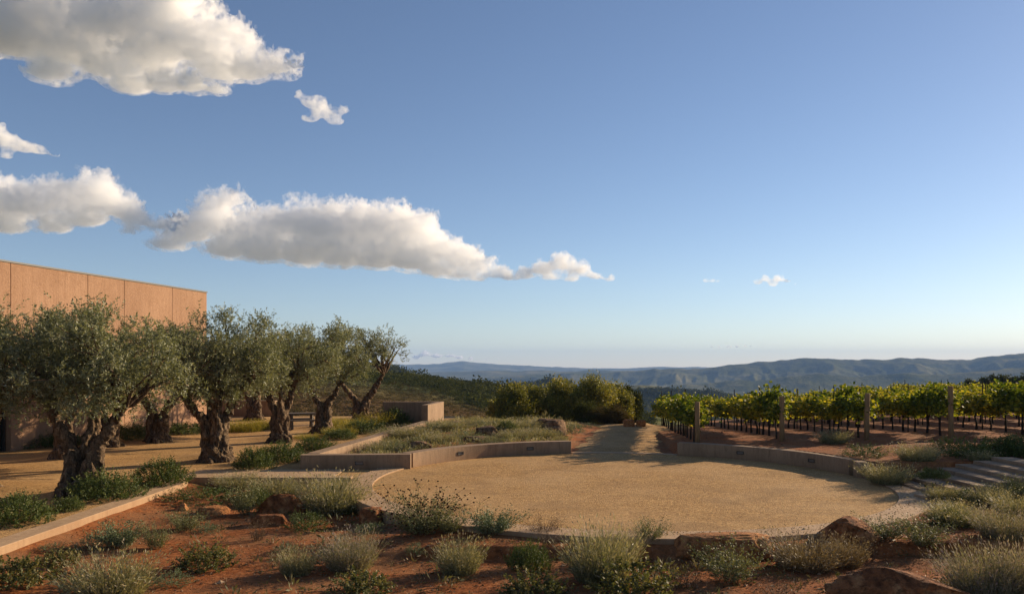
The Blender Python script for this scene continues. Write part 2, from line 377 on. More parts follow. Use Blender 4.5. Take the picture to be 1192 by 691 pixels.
M_SOIL = soil_mat()
def gravel_mat(name='tan_gravel', dark=0.0):
    t = NT(name); c = t.coord('Object')
    v = t.n('ShaderNodeTexVoronoi'); v.inputs['Scale'].default_value = 30; v.inputs['Randomness'].default_value = 1; t.l(c, v.inputs['Vector'])
    vc = t.n('ShaderNodeSeparateColor'); t.l(v.outputs['Color'], vc.inputs[0])
    n1 = t.noise(c, .35, 5, .6); n2 = t.noise(c, 6, 5, .7); n3 = t.noise(c, 120, 2, .5)
    col = t.ramp(vc.outputs[0], [(0, (.20,.108,.036)), (.35, (.37,.20,.068)), (.7, (.50,.285,.10)), (1, (.64,.41,.17))])
    col = t.mix(t.ramp(n2, [(.35, .35), (.6, 0)]), col, (.24,.145,.066))
    col = t.mix(t.ramp(n1, [(.42, 0), (.66, .42)]), col, (.52,.34,.17)); col = t.mix(t.ramp(t.noise(c, .5, 6, .65, 1.0), [(.36, .45), (.5, 0)]), col, (.24,.14,.06))
    w = t.n('ShaderNodeTexWave'); w.bands_direction = 'Y'; w.inputs['Scale'].default_value = .33; w.inputs['Distortion'].default_value = 9; w.inputs['Detail'].default_value = 3; w.inputs['Detail Scale'].default_value = .35; t.l(c, w.inputs['Vector'])
    trk = t.ramp(w.outputs['Fac'], [(.0, 1), (.10, 0), (.9, 0), (1, .6)]); brk = t.ramp(t.noise(c, .9, 4, .6), [(.45, 0), (.62, 1)])
    col = t.mix(t.math('MULTIPLY', t.math('MULTIPLY', trk, brk), .28), col, (.21,.12,.05))          # faint wheel and rake marks
    n4 = t.noise(c, 55, 3, .8); col = t.mix(t.ramp(n4, [(.60, 0), (.72, .65)]), col, (.15,.08,.032)); col = t.mix(t.ramp(n4, [(.28, .5), (.40, 0)]), col, (.66,.50,.30))
    h = t.math('ADD', t.math('MULTIPLY', t.math('SUBTRACT', 1, v.outputs['Distance']), .6), t.math('ADD', t.math('MULTIPLY', n2, .9), t.math('MULTIPLY', n4, .5)))
    return t.bsdf(col, .95, .15, bump=h, bstr=.8, bdist=.018)
M_GRAVEL = gravel_mat()
def concrete_mat(name, c0, c1):
    t = NT(name); c = t.coord('Object'); cs = t.coord('Object', (1.5, 1.5, .25))
    n1 = t.noise(c, 1.3, 5, .6); n2 = t.noise(cs, 5, 5, .65); n3 = t.noise(c, 40, 4, .7)
    f = t.math('ADD', t.math('MULTIPLY', n1, .5), t.math('MULTIPLY', n2, .5))
    col = t.ramp(f, [(.36, c0), (.62, c1)])
    col = t.mix(t.ramp(n3, [(.3, .25), (.6, 0)]), col, tuple(x*.55 for x in c0))
    g = t.n('ShaderNodeNewGeometry'); sp = t.n('ShaderNodeSeparateXYZ'); t.l(g.outputs['Position'], sp.inputs[0])
    mr = t.n('ShaderNodeMapRange'); mr.inputs[1].default_value = .22; mr.inputs[2].default_value = -.10; t.l(t.math('SUBTRACT', sp.outputs[2], t.math('MULTIPLY', n2, .25)), mr.inputs[0])
    sn_ = t.n('ShaderNodeSeparateXYZ'); t.l(g.outputs['Normal'], sn_.inputs[0]); side = t.math('SUBTRACT', 1, t.math('ABSOLUTE', sn_.outputs[2]))
    col = t.mix(t.math('MULTIPLY', t.math('MULTIPLY', mr.outputs[0], side), .45), col, (.22,.12,.06))                          # red mud splashed up the foot
    col = t.mix(t.ramp(t.noise(t.coord('Object', (3,3,.5)), 3, 5, .7), [(.52, 0), (.7, .45)]), col, tuple(x*.5 for x in c0))
    return t.bsdf(col, .85, .2, bump=t.math('ADD', n3, t.math('MULTIPLY', n2, .4)), bstr=.45, bdist=.012)
M_WALL = concrete_mat('earth_toned_wall', (.22,.145,.088), (.35,.235,.145))
M_COP = concrete_mat('pale_coping', (.37,.235,.135), (.52,.355,.21))
M_DARK = NT('dark_metal').bsdf((.03,.026,.022), .5, .4)
M_LENS = NT('dull_glass').bsdf((.12,.11,.10), .35, .5)

xs = np.concatenate([np.linspace(-170,-60,14,endpoint=False), np.linspace(-60,-20,40,endpoint=False), np.linspace(-20,-10,60,endpoint=False), np.linspace(-10,20,330,endpoint=False), np.linspace(20,60,90,endpoint=False), np.linspace(60,170,14)])
ys = np.concatenate([np.linspace(-30,1,14,endpoint=False), np.linspace(1,9,30,endpoint=False), np.linspace(9,18,150,endpoint=False), np.linspace(18,32,120,endpoint=False), np.linspace(32,62,120)])
GX, GY = np.meshgrid(xs, ys)
tag(mesh_np('ground', np.stack([GX, GY, near_h(GX, GY)], -1).reshape(-1,3), grid_faces(len(xs), len(ys)), M_SOIL, True), kind='structure')
# round gravel forecourt
def disc():
    rs = np.linspace(.02, RI+.02, 46); th = np.linspace(0, 2*math.pi, 160)
    Rr, T = np.meshgrid(rs, th); X = CXY[0]+Rr*np.cos(T); Y = CXY[1]+Rr*np.sin(T)
    Z = .008*fbm2(X, Y, 1.2, 4, 5) + .012*fbm2(X, Y, 4, 2, 6)
    tag(mesh_np('gravel_circle', np.stack([X,Y,Z],-1).reshape(-1,3), grid_faces(46,160), M_GRAVEL, True), kind='structure')
disc()
def court_h(X, Y):
    z = .012*fbm2(X, Y, 2.5, 4, 15)
    for (tx, ty) in TREES: z = z + .14*np.exp(-((X-tx)**2+(Y-ty)**2)/.9)
    return z - 4.5*sstep(50, 62, Y)
def court():
    Ys = np.concatenate([np.linspace(4, 22.45, 90), np.linspace(22.46, 24.4, 12), np.linspace(24.41, 62, 150)])
    rows = []
    n = 130
    for y in Ys:
        xb = -9.2 if y < 22.455 else (CXY[0]-math.sqrt(max(RI**2-(y-CXY[1])**2, 0))-.02 if y < 24.405 else float(wing_x(y))+.1)
        if y > 43.2: xb = -3.6 + (y-43.2)*.1
        rows.append(np.stack([xb-(1-np.linspace(0,1,n))**1.3*(30+xb+9), np.full(n, y)], 1))
    P = np.array(rows); Z = court_h(P[...,0], P[...,1])
    tag(mesh_np('gravel_court', np.concatenate([P, Z[...,None]], -1).reshape(-1,3), grid_faces(n, len(Ys)), M_GRAVEL, True), kind='structure')
court()
def path():
    Ys = np.linspace(28.0, 46.5, 60); n = 24; rows = []
    for y in Ys:
        l = 2.1+(y-29)*.19; r = 5.4+(y-29)*.17 + (1.8*float(sstep(38.5,41.5,y)))
        l += .12*math.sin(y*1.7)+.08*math.sin(y*4.1); r += .12*math.sin(y*1.3+1)+.08*math.sin(y*3.7)
        rows.append(np.stack([np.linspace(l, r, n), np.full(n, y)], 1))
    P = np.array(rows); Z = near_h(P[...,0], P[...,1])
    edge = np.abs(np.linspace(-1,1,n)); Z = Z + (.055 - .05*edge**6)[None,:] + .01*fbm2(P[...,0], P[...,1], .8, 3, 33)
    tag(mesh_np('path', np.concatenate([P, Z[...,None]], -1).reshape(-1,3), grid_faces(n, 60), M_GRAVEL, True), kind='structure')
path()

# ------------------------------------------------------------------ walls, copings, steps, building
def bev(o, w=.012):
    m = o.modifiers.new('soft_edges', 'BEVEL'); m.width = w; m.segments = 2; m.limit_method = 'ANGLE'; m.angle_limit = R(50); return o
def arc(name, a0, a1, r0, r1, z0, z1, mat, n=70, parent=None):
    a = np.radians(np.linspace(a0, a1, n)); V = []
    for r, z in ((r0,z0),(r1,z0),(r1,z1),(r0,z1)):
        V.append(np.stack([CXY[0]+r*np.cos(a), CXY[1]+r*np.sin(a), np.full(n, z)], 1))
    V = np.concatenate(V); Q = []
    i = np.arange(n-1)
    for k in range(4):
        k2 = (k+1) % 4; Q.append(np.stack([k*n+i, k2*n+i, k2*n+i+1, k*n+i+1], 1))
    Q = np.concatenate(Q+[np.array([[0,3*n,2*n,n],[n-1,2*n-1,3*n-1,4*n-1]])])
    if a1 > a0: Q = Q[:, ::-1]
    return bev(mesh_np(name, V, Q, mat, False, parent))
def strip(mb, pts, w, z0, z1):
    """a wall along plan points, its left side on the line"""
    p = np.array(pts, float); t = np.gradient(p, axis=0); t /= np.linalg.norm(t, axis=1)[:,None]
    q = p + np.stack([-t[:,1], t[:,0]], 1)*w; n = len(p)
    zz0 = np.broadcast_to(z0, (n,)); zz1 = np.broadcast_to(z1, (n,))
    V = np.concatenate([np.column_stack([p, zz0]), np.column_stack([q, zz0]), np.column_stack([q, zz1]), np.column_stack([p, zz1])])
    i = np.arange(n-1); Q = [np.stack([k*n+i, ((k+1)%4)*n+i, ((k+1)%4)*n+i+1, k*n+i+1], 1)[:, ::-1] for k in range(4)]
    Q = np.concatenate(Q+[np.array([[0,n,2*n,3*n],[n-1,4*n-1,3*n-1,2*n-1]])])
    mb.add(V, Q)
def wall_light(parent, ang=None, pos=None):
    """flat recessed step light: dark frame, grey lens"""
    if ang is not None:
        a = R(ang); x, y = CXY[0]+(RI-.008)*math.cos(a), CXY[1]+(RI-.008)*math.sin(a); rz = a-math.pi/2
    else: x, y, rz = pos
    m = MB()
    for (dx, dz, w, h) in ((0,.045,.26,.02),(0,-.045,.26,.02),(-.12,0,.02,.07),(.12,0,.02,.07)):
        m.box((dx,0,dz),(w,.03,h))
    f = m.build('wall_light', M_DARK, parent); f.location = (x, y, .23); f.rotation_euler = (0,0,rz)
    m = MB(); m.box((0,.012,0),(.22,.01,.07)); m.build('lens', M_LENS, f)
root = empty('seat_wall', (2.2, 28.9, 0))
tag(root, 'low earth toned curved seat wall bounding the rocky planter bed', 'wall')
a_parts = []
def under(root, o): o.parent = root; o.matrix_parent_inverse = root.matrix_world.inverted() if False else Matrix.Translation(-root.location); return o
under(root, arc('wall_body', 98, 155, RI, RI+RW, -.4, .45, M_WALL))
for a in (111, 135):
    f = None; wall_light(root, a); f = [c for c in root.children if c.name.startswith('wall_light')][-1]; f.matrix_parent_inverse = Matrix.Translation(-root.location)
B0 = (CXY[0]+RI*math.cos(R(155)), CXY[1]+RI*math.sin(R(155)))
root = empty('planter_wall', (-6.5, 24.45, 0)); tag(root, 'low straight planter wall running from the round forecourt back past the green shrubs', 'wall')
m = MB(); strip(m, [(-6.5, 24.45), (B0[0]-.03, B0[1]-.35+.0)], .40, -.4, .447)
under(root, bev(m.build('front_wall', M_WALL)))
m = MB(); pts = [(float(wing_x(y))+.003, y) for y in np.linspace(24.9, 39.4, 8)]
pts = [(x+.43, y) for x, y in pts]; strip(m, pts, .43, -.4, .453)
under(root, bev(m.build('side_wall', M_WALL)))
wall_light(root, pos=(-4.65, 24.24, 0.05)); f = [c for c in root.children if c.name.startswith('wall_light')][-1]; f.matrix_parent_inverse = Matrix.Translation(-root.location)
root = empty('end_wall', (-4.4, 39.5, 0)); tag(root, 'taller corner wall standing at the far end of the straight planter wall', 'wall')
m = MB(); strip(m, [(-4.17, 39.5), (-3.70, 43.0)], .32, -.5, 1.24); under(root, bev(m.build('side_wall', M_WALL)))
m = MB(); strip(m, [(-7.0, 43.02), (-3.72, 43.02)], .40, -.5, 1.235); under(root, bev(m.build('back_wall', M_WALL)))
root = empty('vineyard_wall', (9, 26, 0)); tag(root, 'low curved retaining wall holding up the red vineyard soil', 'wall')
under(root, arc('wall_body', 66, 10, RI, RI+RW, -.4, .45, M_WALL))
for a in (47, 24):
    wall_light(root, a); f = [c for c in root.children if c.name.startswith('wall_light')][-1]; f.matrix_parent_inverse = Matrix.Translation(-root.location)
C1 = (CXY[0]+(RI+RW)*math.cos(R(10)), CXY[1]+(RI+RW)*math.sin(R(10)))
root = empty('stair_wall', (C1[0], 22.9, 0)); tag(root, 'straight wall leading from the vineyard wall to the stone steps', 'wall')
m = MB(); strip(m, [(C1[0]-.43, 22.72), (12.2, 22.30)], .42, -.4, .446); under(root, bev(m.build('wall_body', M_WALL)))
# flush coping and the retaining kerb round the near side
tag(arc('coping_ring', 156, 352, RI+.02, RI+.70, -.5, .035, M_COP, 140), 'pale flat coping ring round the near side of the gravel forecourt', 'coping')
tag(arc('threshold', 66.4, 97.6, RI+.03, RI+.33, -.3, .022, M_COP, 30), 'flush pale threshold strip where the track meets the gravel forecourt', 'threshold')
m = MB(); ky = np.linspace(2, 21.6, 30)
strip(m, [(-8.88+.05*math.sin(y*.4), y) for y in ky] + [(-8.95, 22.0), (-9.15, 22.35)], .46, -.7, .04)
tag(bev(m.build('kerb', M_COP)), 'long tan concrete kerb dividing the olive court from the red planting bed', 'kerb')
m = MB(); strip(m, [(-9.30, 22.42), (CXY[0]-(RI+.78), 22.40)], .34, -.7, .05)
m.box((-7.3, 23.55, -.02), (4.4, 1.55, .10))
tag(bev(m.build('footpath_slab', M_COP)), 'pale concrete slab path joining the kerb to the forecourt ring', 'paving slab')
# steps
root = empty('stone_steps', (10.15, 19.4, 0)); tag(root, 'broad stone steps climbing beside the forecourt, half hidden by grasses', 'steps')
M_STEP = concrete_mat('step_stone', (.22,.14,.085), (.36,.24,.145))
for i in range(7):
    m = MB(); x0 = 10.35+.5*i; z = .02+.097*i
    y0 = 19.45-.02*i; y1 = 22.2
    m.box((x0+.30+.004*i, (y0+y1)/2, z-.5), (.60, y1-y0, 1.0-.12)); m.box((x0+.27, (y0+y1)/2-.01*i, z), (.58, y1-y0+.03, .11))
    under(root, bev(m.build('step', M_STEP), .015))
m = MB(); m.box((11.55, 19.05, -.15), (3.6, .55, .5))
tag(bev(m.build('step_kerb', M_COP)), 'short pale kerb slab at the foot of the stone steps', 'kerb')

def building():
    root = empty('building', (-16.1, 42, 0)); tag(root, 'tall windowless ochre plaster building rising behind the olive trees', 'building')
    ca, sa = math.cos(R(12)), math.sin(R(12))
    def P(s, o, z): return (-16.1 - sa*s - ca*o, 42 - ca*s + sa*o, z)      # s: back along the wall, o: into the building
    t = NT('ochre_plaster'); c = t.coord('Object'); cs = t.coord('Object', (2.2, 2.2, .22))
    n1 = t.noise(c, .35, 5, .6); n2 = t.noise(cs, 2.2, 6, .7); n3 = t.noise(c, 14, 4, .7)
    col = t.ramp(n1, [(.3, (.31,.18,.11)), (.7, (.40,.24,.148))])
    col = t.mix(t.ramp(n2, [(.35, .32), (.58, 0)]), col, (.24,.13,.07)); col = t.mix(t.ramp(n3, [(.52, 0), (.72, .5)]), col, (.50,.31,.19)); n4 = t.noise(c, 3.2, 5, .7); col = t.mix(t.ramp(n4, [(.3, .45), (.5, 0)]), col, (.24,.13,.07))
    mp = t.bsdf(col, .9, .15, bump=t.math('ADD', t.math('ADD', n2, n3), t.noise(c, 45, 3, .7)), bstr=.7, bdist=.03)
    H = 7.02
    def slab(m, s0, s1, z0, z1, o0, o1):
        V = [P(s0,o0,z0),P(s1,o0,z0),P(s1,o1,z0),P(s0,o1,z0),P(s0,o0,z1),P(s1,o0,z1),P(s1,o1,z1),P(s0,o1,z1)]
        m.add(V, [(0,1,2,3),(7,6,5,4),(0,4,5,1),(1,5,6,2),(2,6,7,3),(3,7,4,0)])
    # facade in panels with open joints, a dark recess low down near the viewer
    joints = [0, 2.9, 6.35, 8.6, 12.55, 16.0, 19.5, 23, 27, 32]
    def rec(name, s0, s1, z0, z1):
        m = MB(); slab(m, s0, s1, z0, z1, 0, .30); o = m.build(name, mp); return under(root, bev(o, .008))
    for a, b in zip(joints[:-1], joints[1:]):
        if a < 12.3 : rec('wall_panel', a+(.012 if a else 0), b-.012, -.3, H)
        else:
            rec('wall_panel', a+.012, b-.012, 3.4, H)
            if a >= 19: rec('wall_panel', a+.012, b-.012, -.3, 3.39)
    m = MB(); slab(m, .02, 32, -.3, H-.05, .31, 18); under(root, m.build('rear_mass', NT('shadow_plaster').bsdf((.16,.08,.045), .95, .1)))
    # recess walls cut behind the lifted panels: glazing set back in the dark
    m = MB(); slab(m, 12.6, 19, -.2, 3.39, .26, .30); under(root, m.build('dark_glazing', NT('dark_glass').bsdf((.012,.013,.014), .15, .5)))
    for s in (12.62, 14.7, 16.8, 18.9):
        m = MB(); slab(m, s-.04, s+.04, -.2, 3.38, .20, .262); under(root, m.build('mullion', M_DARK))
    m = MB(); slab(m, -.03, 32.03, H+.002, H+.07, -.035, 18.1); under(root, m.build('roof_flashing', NT('grey_flashing').bsdf((.05,.048,.045), .5, .4)))
building()
m = MB(); m.box((-16.5, 50.0, .30), (3.3, .35, 1.25)); m.box((-16.5, 50.0, .96), (3.4, .45, .07))
tag(bev(m.build('boundary_wall', M_WALL)), 'dark low boundary wall seen between trunks beyond the olive trees', 'wall')

# ------------------------------------------------------------------ plants: leaf and blade geometry
def leaf_mat(name, stops, trans=.3, rough=.6, spec=.3):
    """colour by the per-leaf attribute 'tint' (0..1)"""
    t = NT(name); a = t.n('ShaderNodeAttribute'); a.attribute_name = 'tint'
    return t.bsdf(t.ramp(a.outputs['Fac'], stops), rough, spec, trans=trans)
def leaves(C, D, L, W, rng, tint=None, fold=.0, roll=None):
    """diamond leaves: C base points, D unit directions -> V, Q, tint"""
    n = len(C); D = D/(np.linalg.norm(D, axis=1)[:,None]+1e-9)
    A = rng.normal(size=(n,3)); S = np.cross(D, A); S /= np.linalg.norm(S, axis=1)[:,None]+1e-9
    N = np.cross(S, D)
    L = np.broadcast_to(L, (n,))[:,None]; W = np.broadcast_to(W, (n,))[:,None]
    V = np.stack([C, C+D*L*.5+S*W*.5+N*W*fold, C+D*L, C+D*L*.5-S*W*.5+N*W*fold], 1).reshape(-1,3)
    Q = np.arange(4*n).reshape(-1,4)
    t = rng.uniform(0,1,n) if tint is None else tint
    return V, Q, np.repeat(t, 4)
def unit(v): return v/(np.linalg.norm(v, axis=-1)[...,None]+1e-9)
def blades(n, rad, h, spread, w, rng, curl=.3, seg=3):
    """upright curved blades out of a base disc"""
    a = rng.uniform(0, 2*math.pi, n); r = rad*np.sqrt(rng.uniform(0,1,n)); B = np.stack([r*np.cos(a), r*np.sin(a), np.zeros(n)], 1)
    a2 = a+rng.normal(0, .7, n); lean = spread*(r/rad*.7+.3)*rng.uniform(.3,1.2,n); H = h*rng.uniform(.45,1.0,n)*(1-.25*(r/rad)**2)
    dirh = np.stack([np.cos(a2), np.sin(a2), np.zeros(n)], 1)
    P = []
    for k in range(seg+1):
        s = k/seg; P.append(B + dirh*(lean*H*(s+curl*s*s))[:,None] + np.array([0,0,1])*(H*(s-.12*curl*s*s))[:,None])
    side = np.stack([-np.sin(a2+rng.normal(0,1,n)), np.cos(a2+rng.normal(0,1,n)), np.zeros(n)], 1)
    ww = w*rng.uniform(.6,1.3,n)[:,None]; V = []
    for k in range(seg+1):
        f = (1-k/(seg+.3)); V += [P[k]-side*ww*f/2, P[k]+side*ww*f/2]
    V = np.stack(V, 1).reshape(-1,3); m = 2*(seg+1); i = np.arange(n)*m; Q = []
    for k in range(seg): Q.append(np.stack([i+2*k, i+2*k+1, i+2*k+3, i+2*k+2], 1))
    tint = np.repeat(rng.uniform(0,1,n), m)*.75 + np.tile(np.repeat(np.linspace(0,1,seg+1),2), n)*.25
    return V, np.concatenate(Q), tint, P[-1], unit(P[-1]-P[-2])
class Acc:
    def __init__(s): s.V=[]; s.Q=[]; s.T=[]; s.n=0
    def add(s, V, Q, T): s.V.append(V); s.Q.append(Q+s.n); s.T.append(T); s.n += len(V)
    def mesh(s, name, mat, parent=None):
        return mesh_np(name, np.concatenate(s.V), np.concatenate(s.Q), mat, False, parent, {'tint': np.concatenate(s.T)})

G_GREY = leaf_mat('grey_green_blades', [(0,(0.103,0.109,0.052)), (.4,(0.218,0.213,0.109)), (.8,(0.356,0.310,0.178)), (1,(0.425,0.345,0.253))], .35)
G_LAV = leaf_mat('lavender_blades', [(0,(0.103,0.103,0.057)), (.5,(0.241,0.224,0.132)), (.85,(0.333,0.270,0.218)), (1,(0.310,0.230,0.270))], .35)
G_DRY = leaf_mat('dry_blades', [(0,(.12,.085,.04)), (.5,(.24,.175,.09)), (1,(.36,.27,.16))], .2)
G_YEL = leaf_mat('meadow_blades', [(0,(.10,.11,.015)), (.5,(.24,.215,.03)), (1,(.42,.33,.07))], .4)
L_DARK = leaf_mat('dark_green_leaf', [(0,(0.027,0.045,0.010)), (.6,(0.075,0.106,0.022)), (1,(0.175,0.188,0.044))], .25)
L_SAGE = leaf_mat('sage_leaf', [(0,(0.084,0.096,0.038)), (.6,(0.180,0.186,0.078)), (1,(0.312,0.288,0.132))], .25)
L_TEAL = leaf_mat('blue_green_leaf', [(0,(0.069,0.098,0.046)), (.6,(0.144,0.178,0.086)), (1,(0.253,0.270,0.138))], .2)
L_LIME = leaf_mat('yellow_green_leaf', [(0,(0.042,0.054,0.017)), (.55,(0.120,0.126,0.042)), (1,(0.288,0.228,0.090))], .35)
L_DRY = leaf_mat('dry_brown_leaf', [(0,(.06,.035,.018)), (.6,(.13,.08,.04)), (1,(.24,.16,.085))], .1)
M_STEM = NT('brown_stem').bsdf((.10,.062,.036), .9, .1)
M_SEED = NT('dark_seed_head').bsdf((.035,.016,.010), .9, .1)

def mound_points(n, rng, flat=.0):
    """points in an uneven half dome of radius 1 and height 1, biased to the outside, with outward directions"""
    v = unit(rng.normal(size=(n,3))); v[:,2] = np.abs(v[:,2]); r = rng.uniform(0,1,n)**.4
    lump = 1+.30*fbm(v*2.2+rng.uniform(0,50), 3, int(rng.integers(1000)))
    return v*(r*lump)[:,None], v
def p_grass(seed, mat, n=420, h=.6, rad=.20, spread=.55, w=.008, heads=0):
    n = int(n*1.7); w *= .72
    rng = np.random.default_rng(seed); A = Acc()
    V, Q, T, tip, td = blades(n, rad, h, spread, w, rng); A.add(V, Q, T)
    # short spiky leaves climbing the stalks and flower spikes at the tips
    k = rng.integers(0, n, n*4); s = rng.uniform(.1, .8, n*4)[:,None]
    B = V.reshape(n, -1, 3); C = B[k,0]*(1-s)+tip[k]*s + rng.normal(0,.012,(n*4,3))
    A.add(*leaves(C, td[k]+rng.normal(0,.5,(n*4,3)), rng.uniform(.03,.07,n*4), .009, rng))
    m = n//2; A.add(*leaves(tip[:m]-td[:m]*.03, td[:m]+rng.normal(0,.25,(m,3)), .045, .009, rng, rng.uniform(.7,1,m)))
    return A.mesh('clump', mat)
def p_mound(seed, mat, n=3200, L=.035, W=.014, stems=40, up=.5):
    """leafy mound 1 m wide (radius .5) and .5 m high before scaling"""
    rng = np.random.default_rng(seed); A = Acc()
    # sprigs: short shoots rising from the mound, each clothed in leaves
    ns = n//16; P, D = mound_points(ns, rng); P *= (.42,.42,.38); D = unit(D+np.array([0,0,up])+rng.normal(0,.35,(ns,3)))
    ln = rng.uniform(.07,.17,ns); s = np.tile(np.linspace(.05,1,16), ns)[:,None]
    C = np.repeat(P,16,0)+np.repeat(D*ln[:,None],16,0)*s; C[:,2] = np.maximum(C[:,2], .01)
    dd = np.repeat(D,16,0)*.7+unit(rng.normal(size=(ns*16,3)))
    tt = np.clip(np.repeat(rng.uniform(0,1,ns),16)*.55+rng.uniform(0,.35,ns*16)+s[:,0]*.15, 0, 1)
    A.add(*leaves(C, dd, L*rng.uniform(.7,1.3,ns*16), W, rng, tt))
    return A.mesh('clump', mat)
def p_brush(seed, mat, ns=70, h=.6, spread=.7, L=.03, W=.011, per=38, heads=None, stemw=.005):
    """open twiggy plant: woody stems that branch, leaves along them; heads = dark seed heads at the tips"""
    rng = np.random.default_rng(seed); A = Acc(); S = Acc(); H = Acc()
    V, Q, T, tip, td = blades(ns, .10, h, spread, stemw, rng, .25, 4); S.add(V, Q, T)
    B = V.reshape(ns,-1,3)
    k = np.repeat(np.arange(ns), per); s = rng.uniform(.18,1.0,ns*per)
    idx = np.minimum((s*4).astype(int), 3); f = (s*4-idx)[:,None]
    C = B[k, idx*2]*(1-f)+B[k, idx*2+2]*f + rng.normal(0,.018,(ns*per,3)); C[:,2] = np.maximum(C[:,2], .01)
    tt = np.clip(np.repeat(rng.uniform(0,1,ns),per)*.5+rng.uniform(0,.5,ns*per), 0, 1)
    A.add(*leaves(C, td[k]+rng.normal(0,.8,(ns*per,3)), L*rng.uniform(.6,1.3,ns*per), W, rng, tt))
    foliage = A.mesh('clump', mat)
    out = [S.mesh('stems', M_STEM)]
    if heads:
        nh = heads; k = rng.integers(0, ns, nh); base = tip[k]-td[k]*rng.uniform(0,.12,nh)[:,None]
        d = unit(td[k]+rng.normal(0,.45,(nh,3))); l = rng.uniform(.05,.2,nh)[:,None]; e = base+d*l
        sd = unit(np.cross(d, rng.normal(size=(nh,3))))*.0015
        Vs = np.stack([base-sd, base+sd, e+sd, e-sd], 1).reshape(-1,3)
        S2 = Acc(); S2.add(Vs, np.arange(4*nh).reshape(-1,4), np.zeros(4*nh)); out.append(S2.mesh('stalks', M_STEM))
        o8 = unit(rng.normal(size=(nh*7,3))); ee = np.repeat(e,7,0)
        H.add(*leaves(ee-o8*.011, o8, .024, .018, rng)); out.append(H.mesh('seed_heads', M_SEED))
    return [foliage]+out
PROTO = {}
def proto(kind, variant):
    key = (kind, variant)
    if key in PROTO: return PROTO[key]
    s = hash(kind) % 97 if False else sum(map(ord, kind)) + variant*17
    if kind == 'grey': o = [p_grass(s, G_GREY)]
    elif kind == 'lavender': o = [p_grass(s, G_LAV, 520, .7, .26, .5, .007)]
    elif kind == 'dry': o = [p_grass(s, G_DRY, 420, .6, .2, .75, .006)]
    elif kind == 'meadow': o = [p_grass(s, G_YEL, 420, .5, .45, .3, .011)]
    elif kind == 'dark': o = [p_mound(s, L_DARK, 9000, .034, .012, up=.9)]
    elif kind == 'ground': o = [p_mound(s, L_DARK, 4200, .03, .014, up=.2)]
    elif kind == 'sage': o = p_brush(s, L_SAGE, 80, .55, .75)
    elif kind == 'darksage': o = p_brush(s, L_TEAL, 90, .5, .8, .032, .012, 44)
    elif kind == 'teal': o = [p_mound(s, L_TEAL, 3600, .03, .013, up=.5)]
    elif kind == 'lime': o = [p_mound(s, L_LIME, 2600, .046, .028, up=.3)]
    elif kind == 'twig': o = p_brush(s, L_DRY, 90, .6, .7, .018, .006, 22)
    elif kind == 'seed': o = p_brush(s, L_SAGE, 130, .62, .85, .032, .010, 34, heads=210, stemw=.006)
    elif kind == 'drygrass': o = p_brush(s, L_DRY, 70, .5, .8, .016, .006, 18, heads=0)
    # normalise: width 1, height 1 so that each plant is sized by its own record
    P = np.concatenate([np.array([v.co for v in q.data.vertices]) for q in o])
    w = np.percentile(np.abs(P[:,:2]), 97); h = np.percentile(P[:,2], 99.2)
    for q in o:
        a = np.zeros(len(q.data.vertices)*3, np.float32); q.data.vertices.foreach_get('co', a); a = a.reshape(-1,3)
        a[:,:2] /= 2*w; a[:,2] /= h; q.data.vertices.foreach_set('co', a.ravel()); q.data.update()
        COL.objects.unlink(q)
    PROTO[key] = [(q.name.split('.')[0], q.data) for q in o]
    for q in o: bpy.data.objects.remove(q)
    return PROTO[key]
KN = {'grey': ('grass_tuft','grass tuft'), 'lavender': ('lavender','lavender'), 'dry': ('dry_grass','grass tuft'), 'meadow': ('meadow_grass','grass tuft'),
      'dark': ('shrub','shrub'), 'ground': ('groundcover','ground cover'), 'sage': ('sagebrush','sagebrush'), 'darksage': ('sagebrush','sagebrush'),
      'teal': ('cushion_plant','cushion plant'), 'lime': ('leafy_bush','bush'), 'twig': ('twiggy_shrub','shrub'), 'seed': ('buckwheat','seed plant')}
_pc = [0]
def plant(kind, px, py, wpx, hpx, label, group=None, z=None, hf=None):
    """foot at pixel (px,py) of the photograph, wpx by hpx pixels there: solved to a point on the ground and a real size"""
    _pc[0] += 1; i = _pc[0]; rng = random.Random(i*7+3)
    hf = hf or gh; zz = 0.0 if z is None else z
    for _ in range(12):
        x, y = gp(px, py, zz); zz = zz*.4+.6*(hf(x, y) if z is None else z)
    x, y = gp(px, py, zz); k = y/F; w = wpx*k*.98; h = hpx*k*.98*(.88 if kind in ('grey','lavender','dry','seed') else .92)
    y2 = y + w*.40; x2 = x*y2/y; z2 = hf(x2, y2) if z is None else z
    parts = proto(kind, i % (5 if kind in ('grey','lavender','sage') else 3 if kind != 'seed' else 1)); nm, cat = KN[kind]
    if len(parts) == 1: root = bpy.data.objects.new(nm, parts[0][1]); COL.objects.link(root)
    else:
        root = empty(nm)
        for pn, me in parts:
            c = bpy.data.objects.new(pn, me); COL.objects.link(c); c.parent = root
    root.location = (x2, y2, z2-.02); root.rotation_euler = (rng.uniform(-.06,.06), rng.uniform(-.06,.06), rng.uniform(0, 6.28)); root.scale = (w*rng.uniform(.92,1.08), w*rng.uniform(.92,1.08), h*1.04)
    tag(root, label, cat, group)
    return root

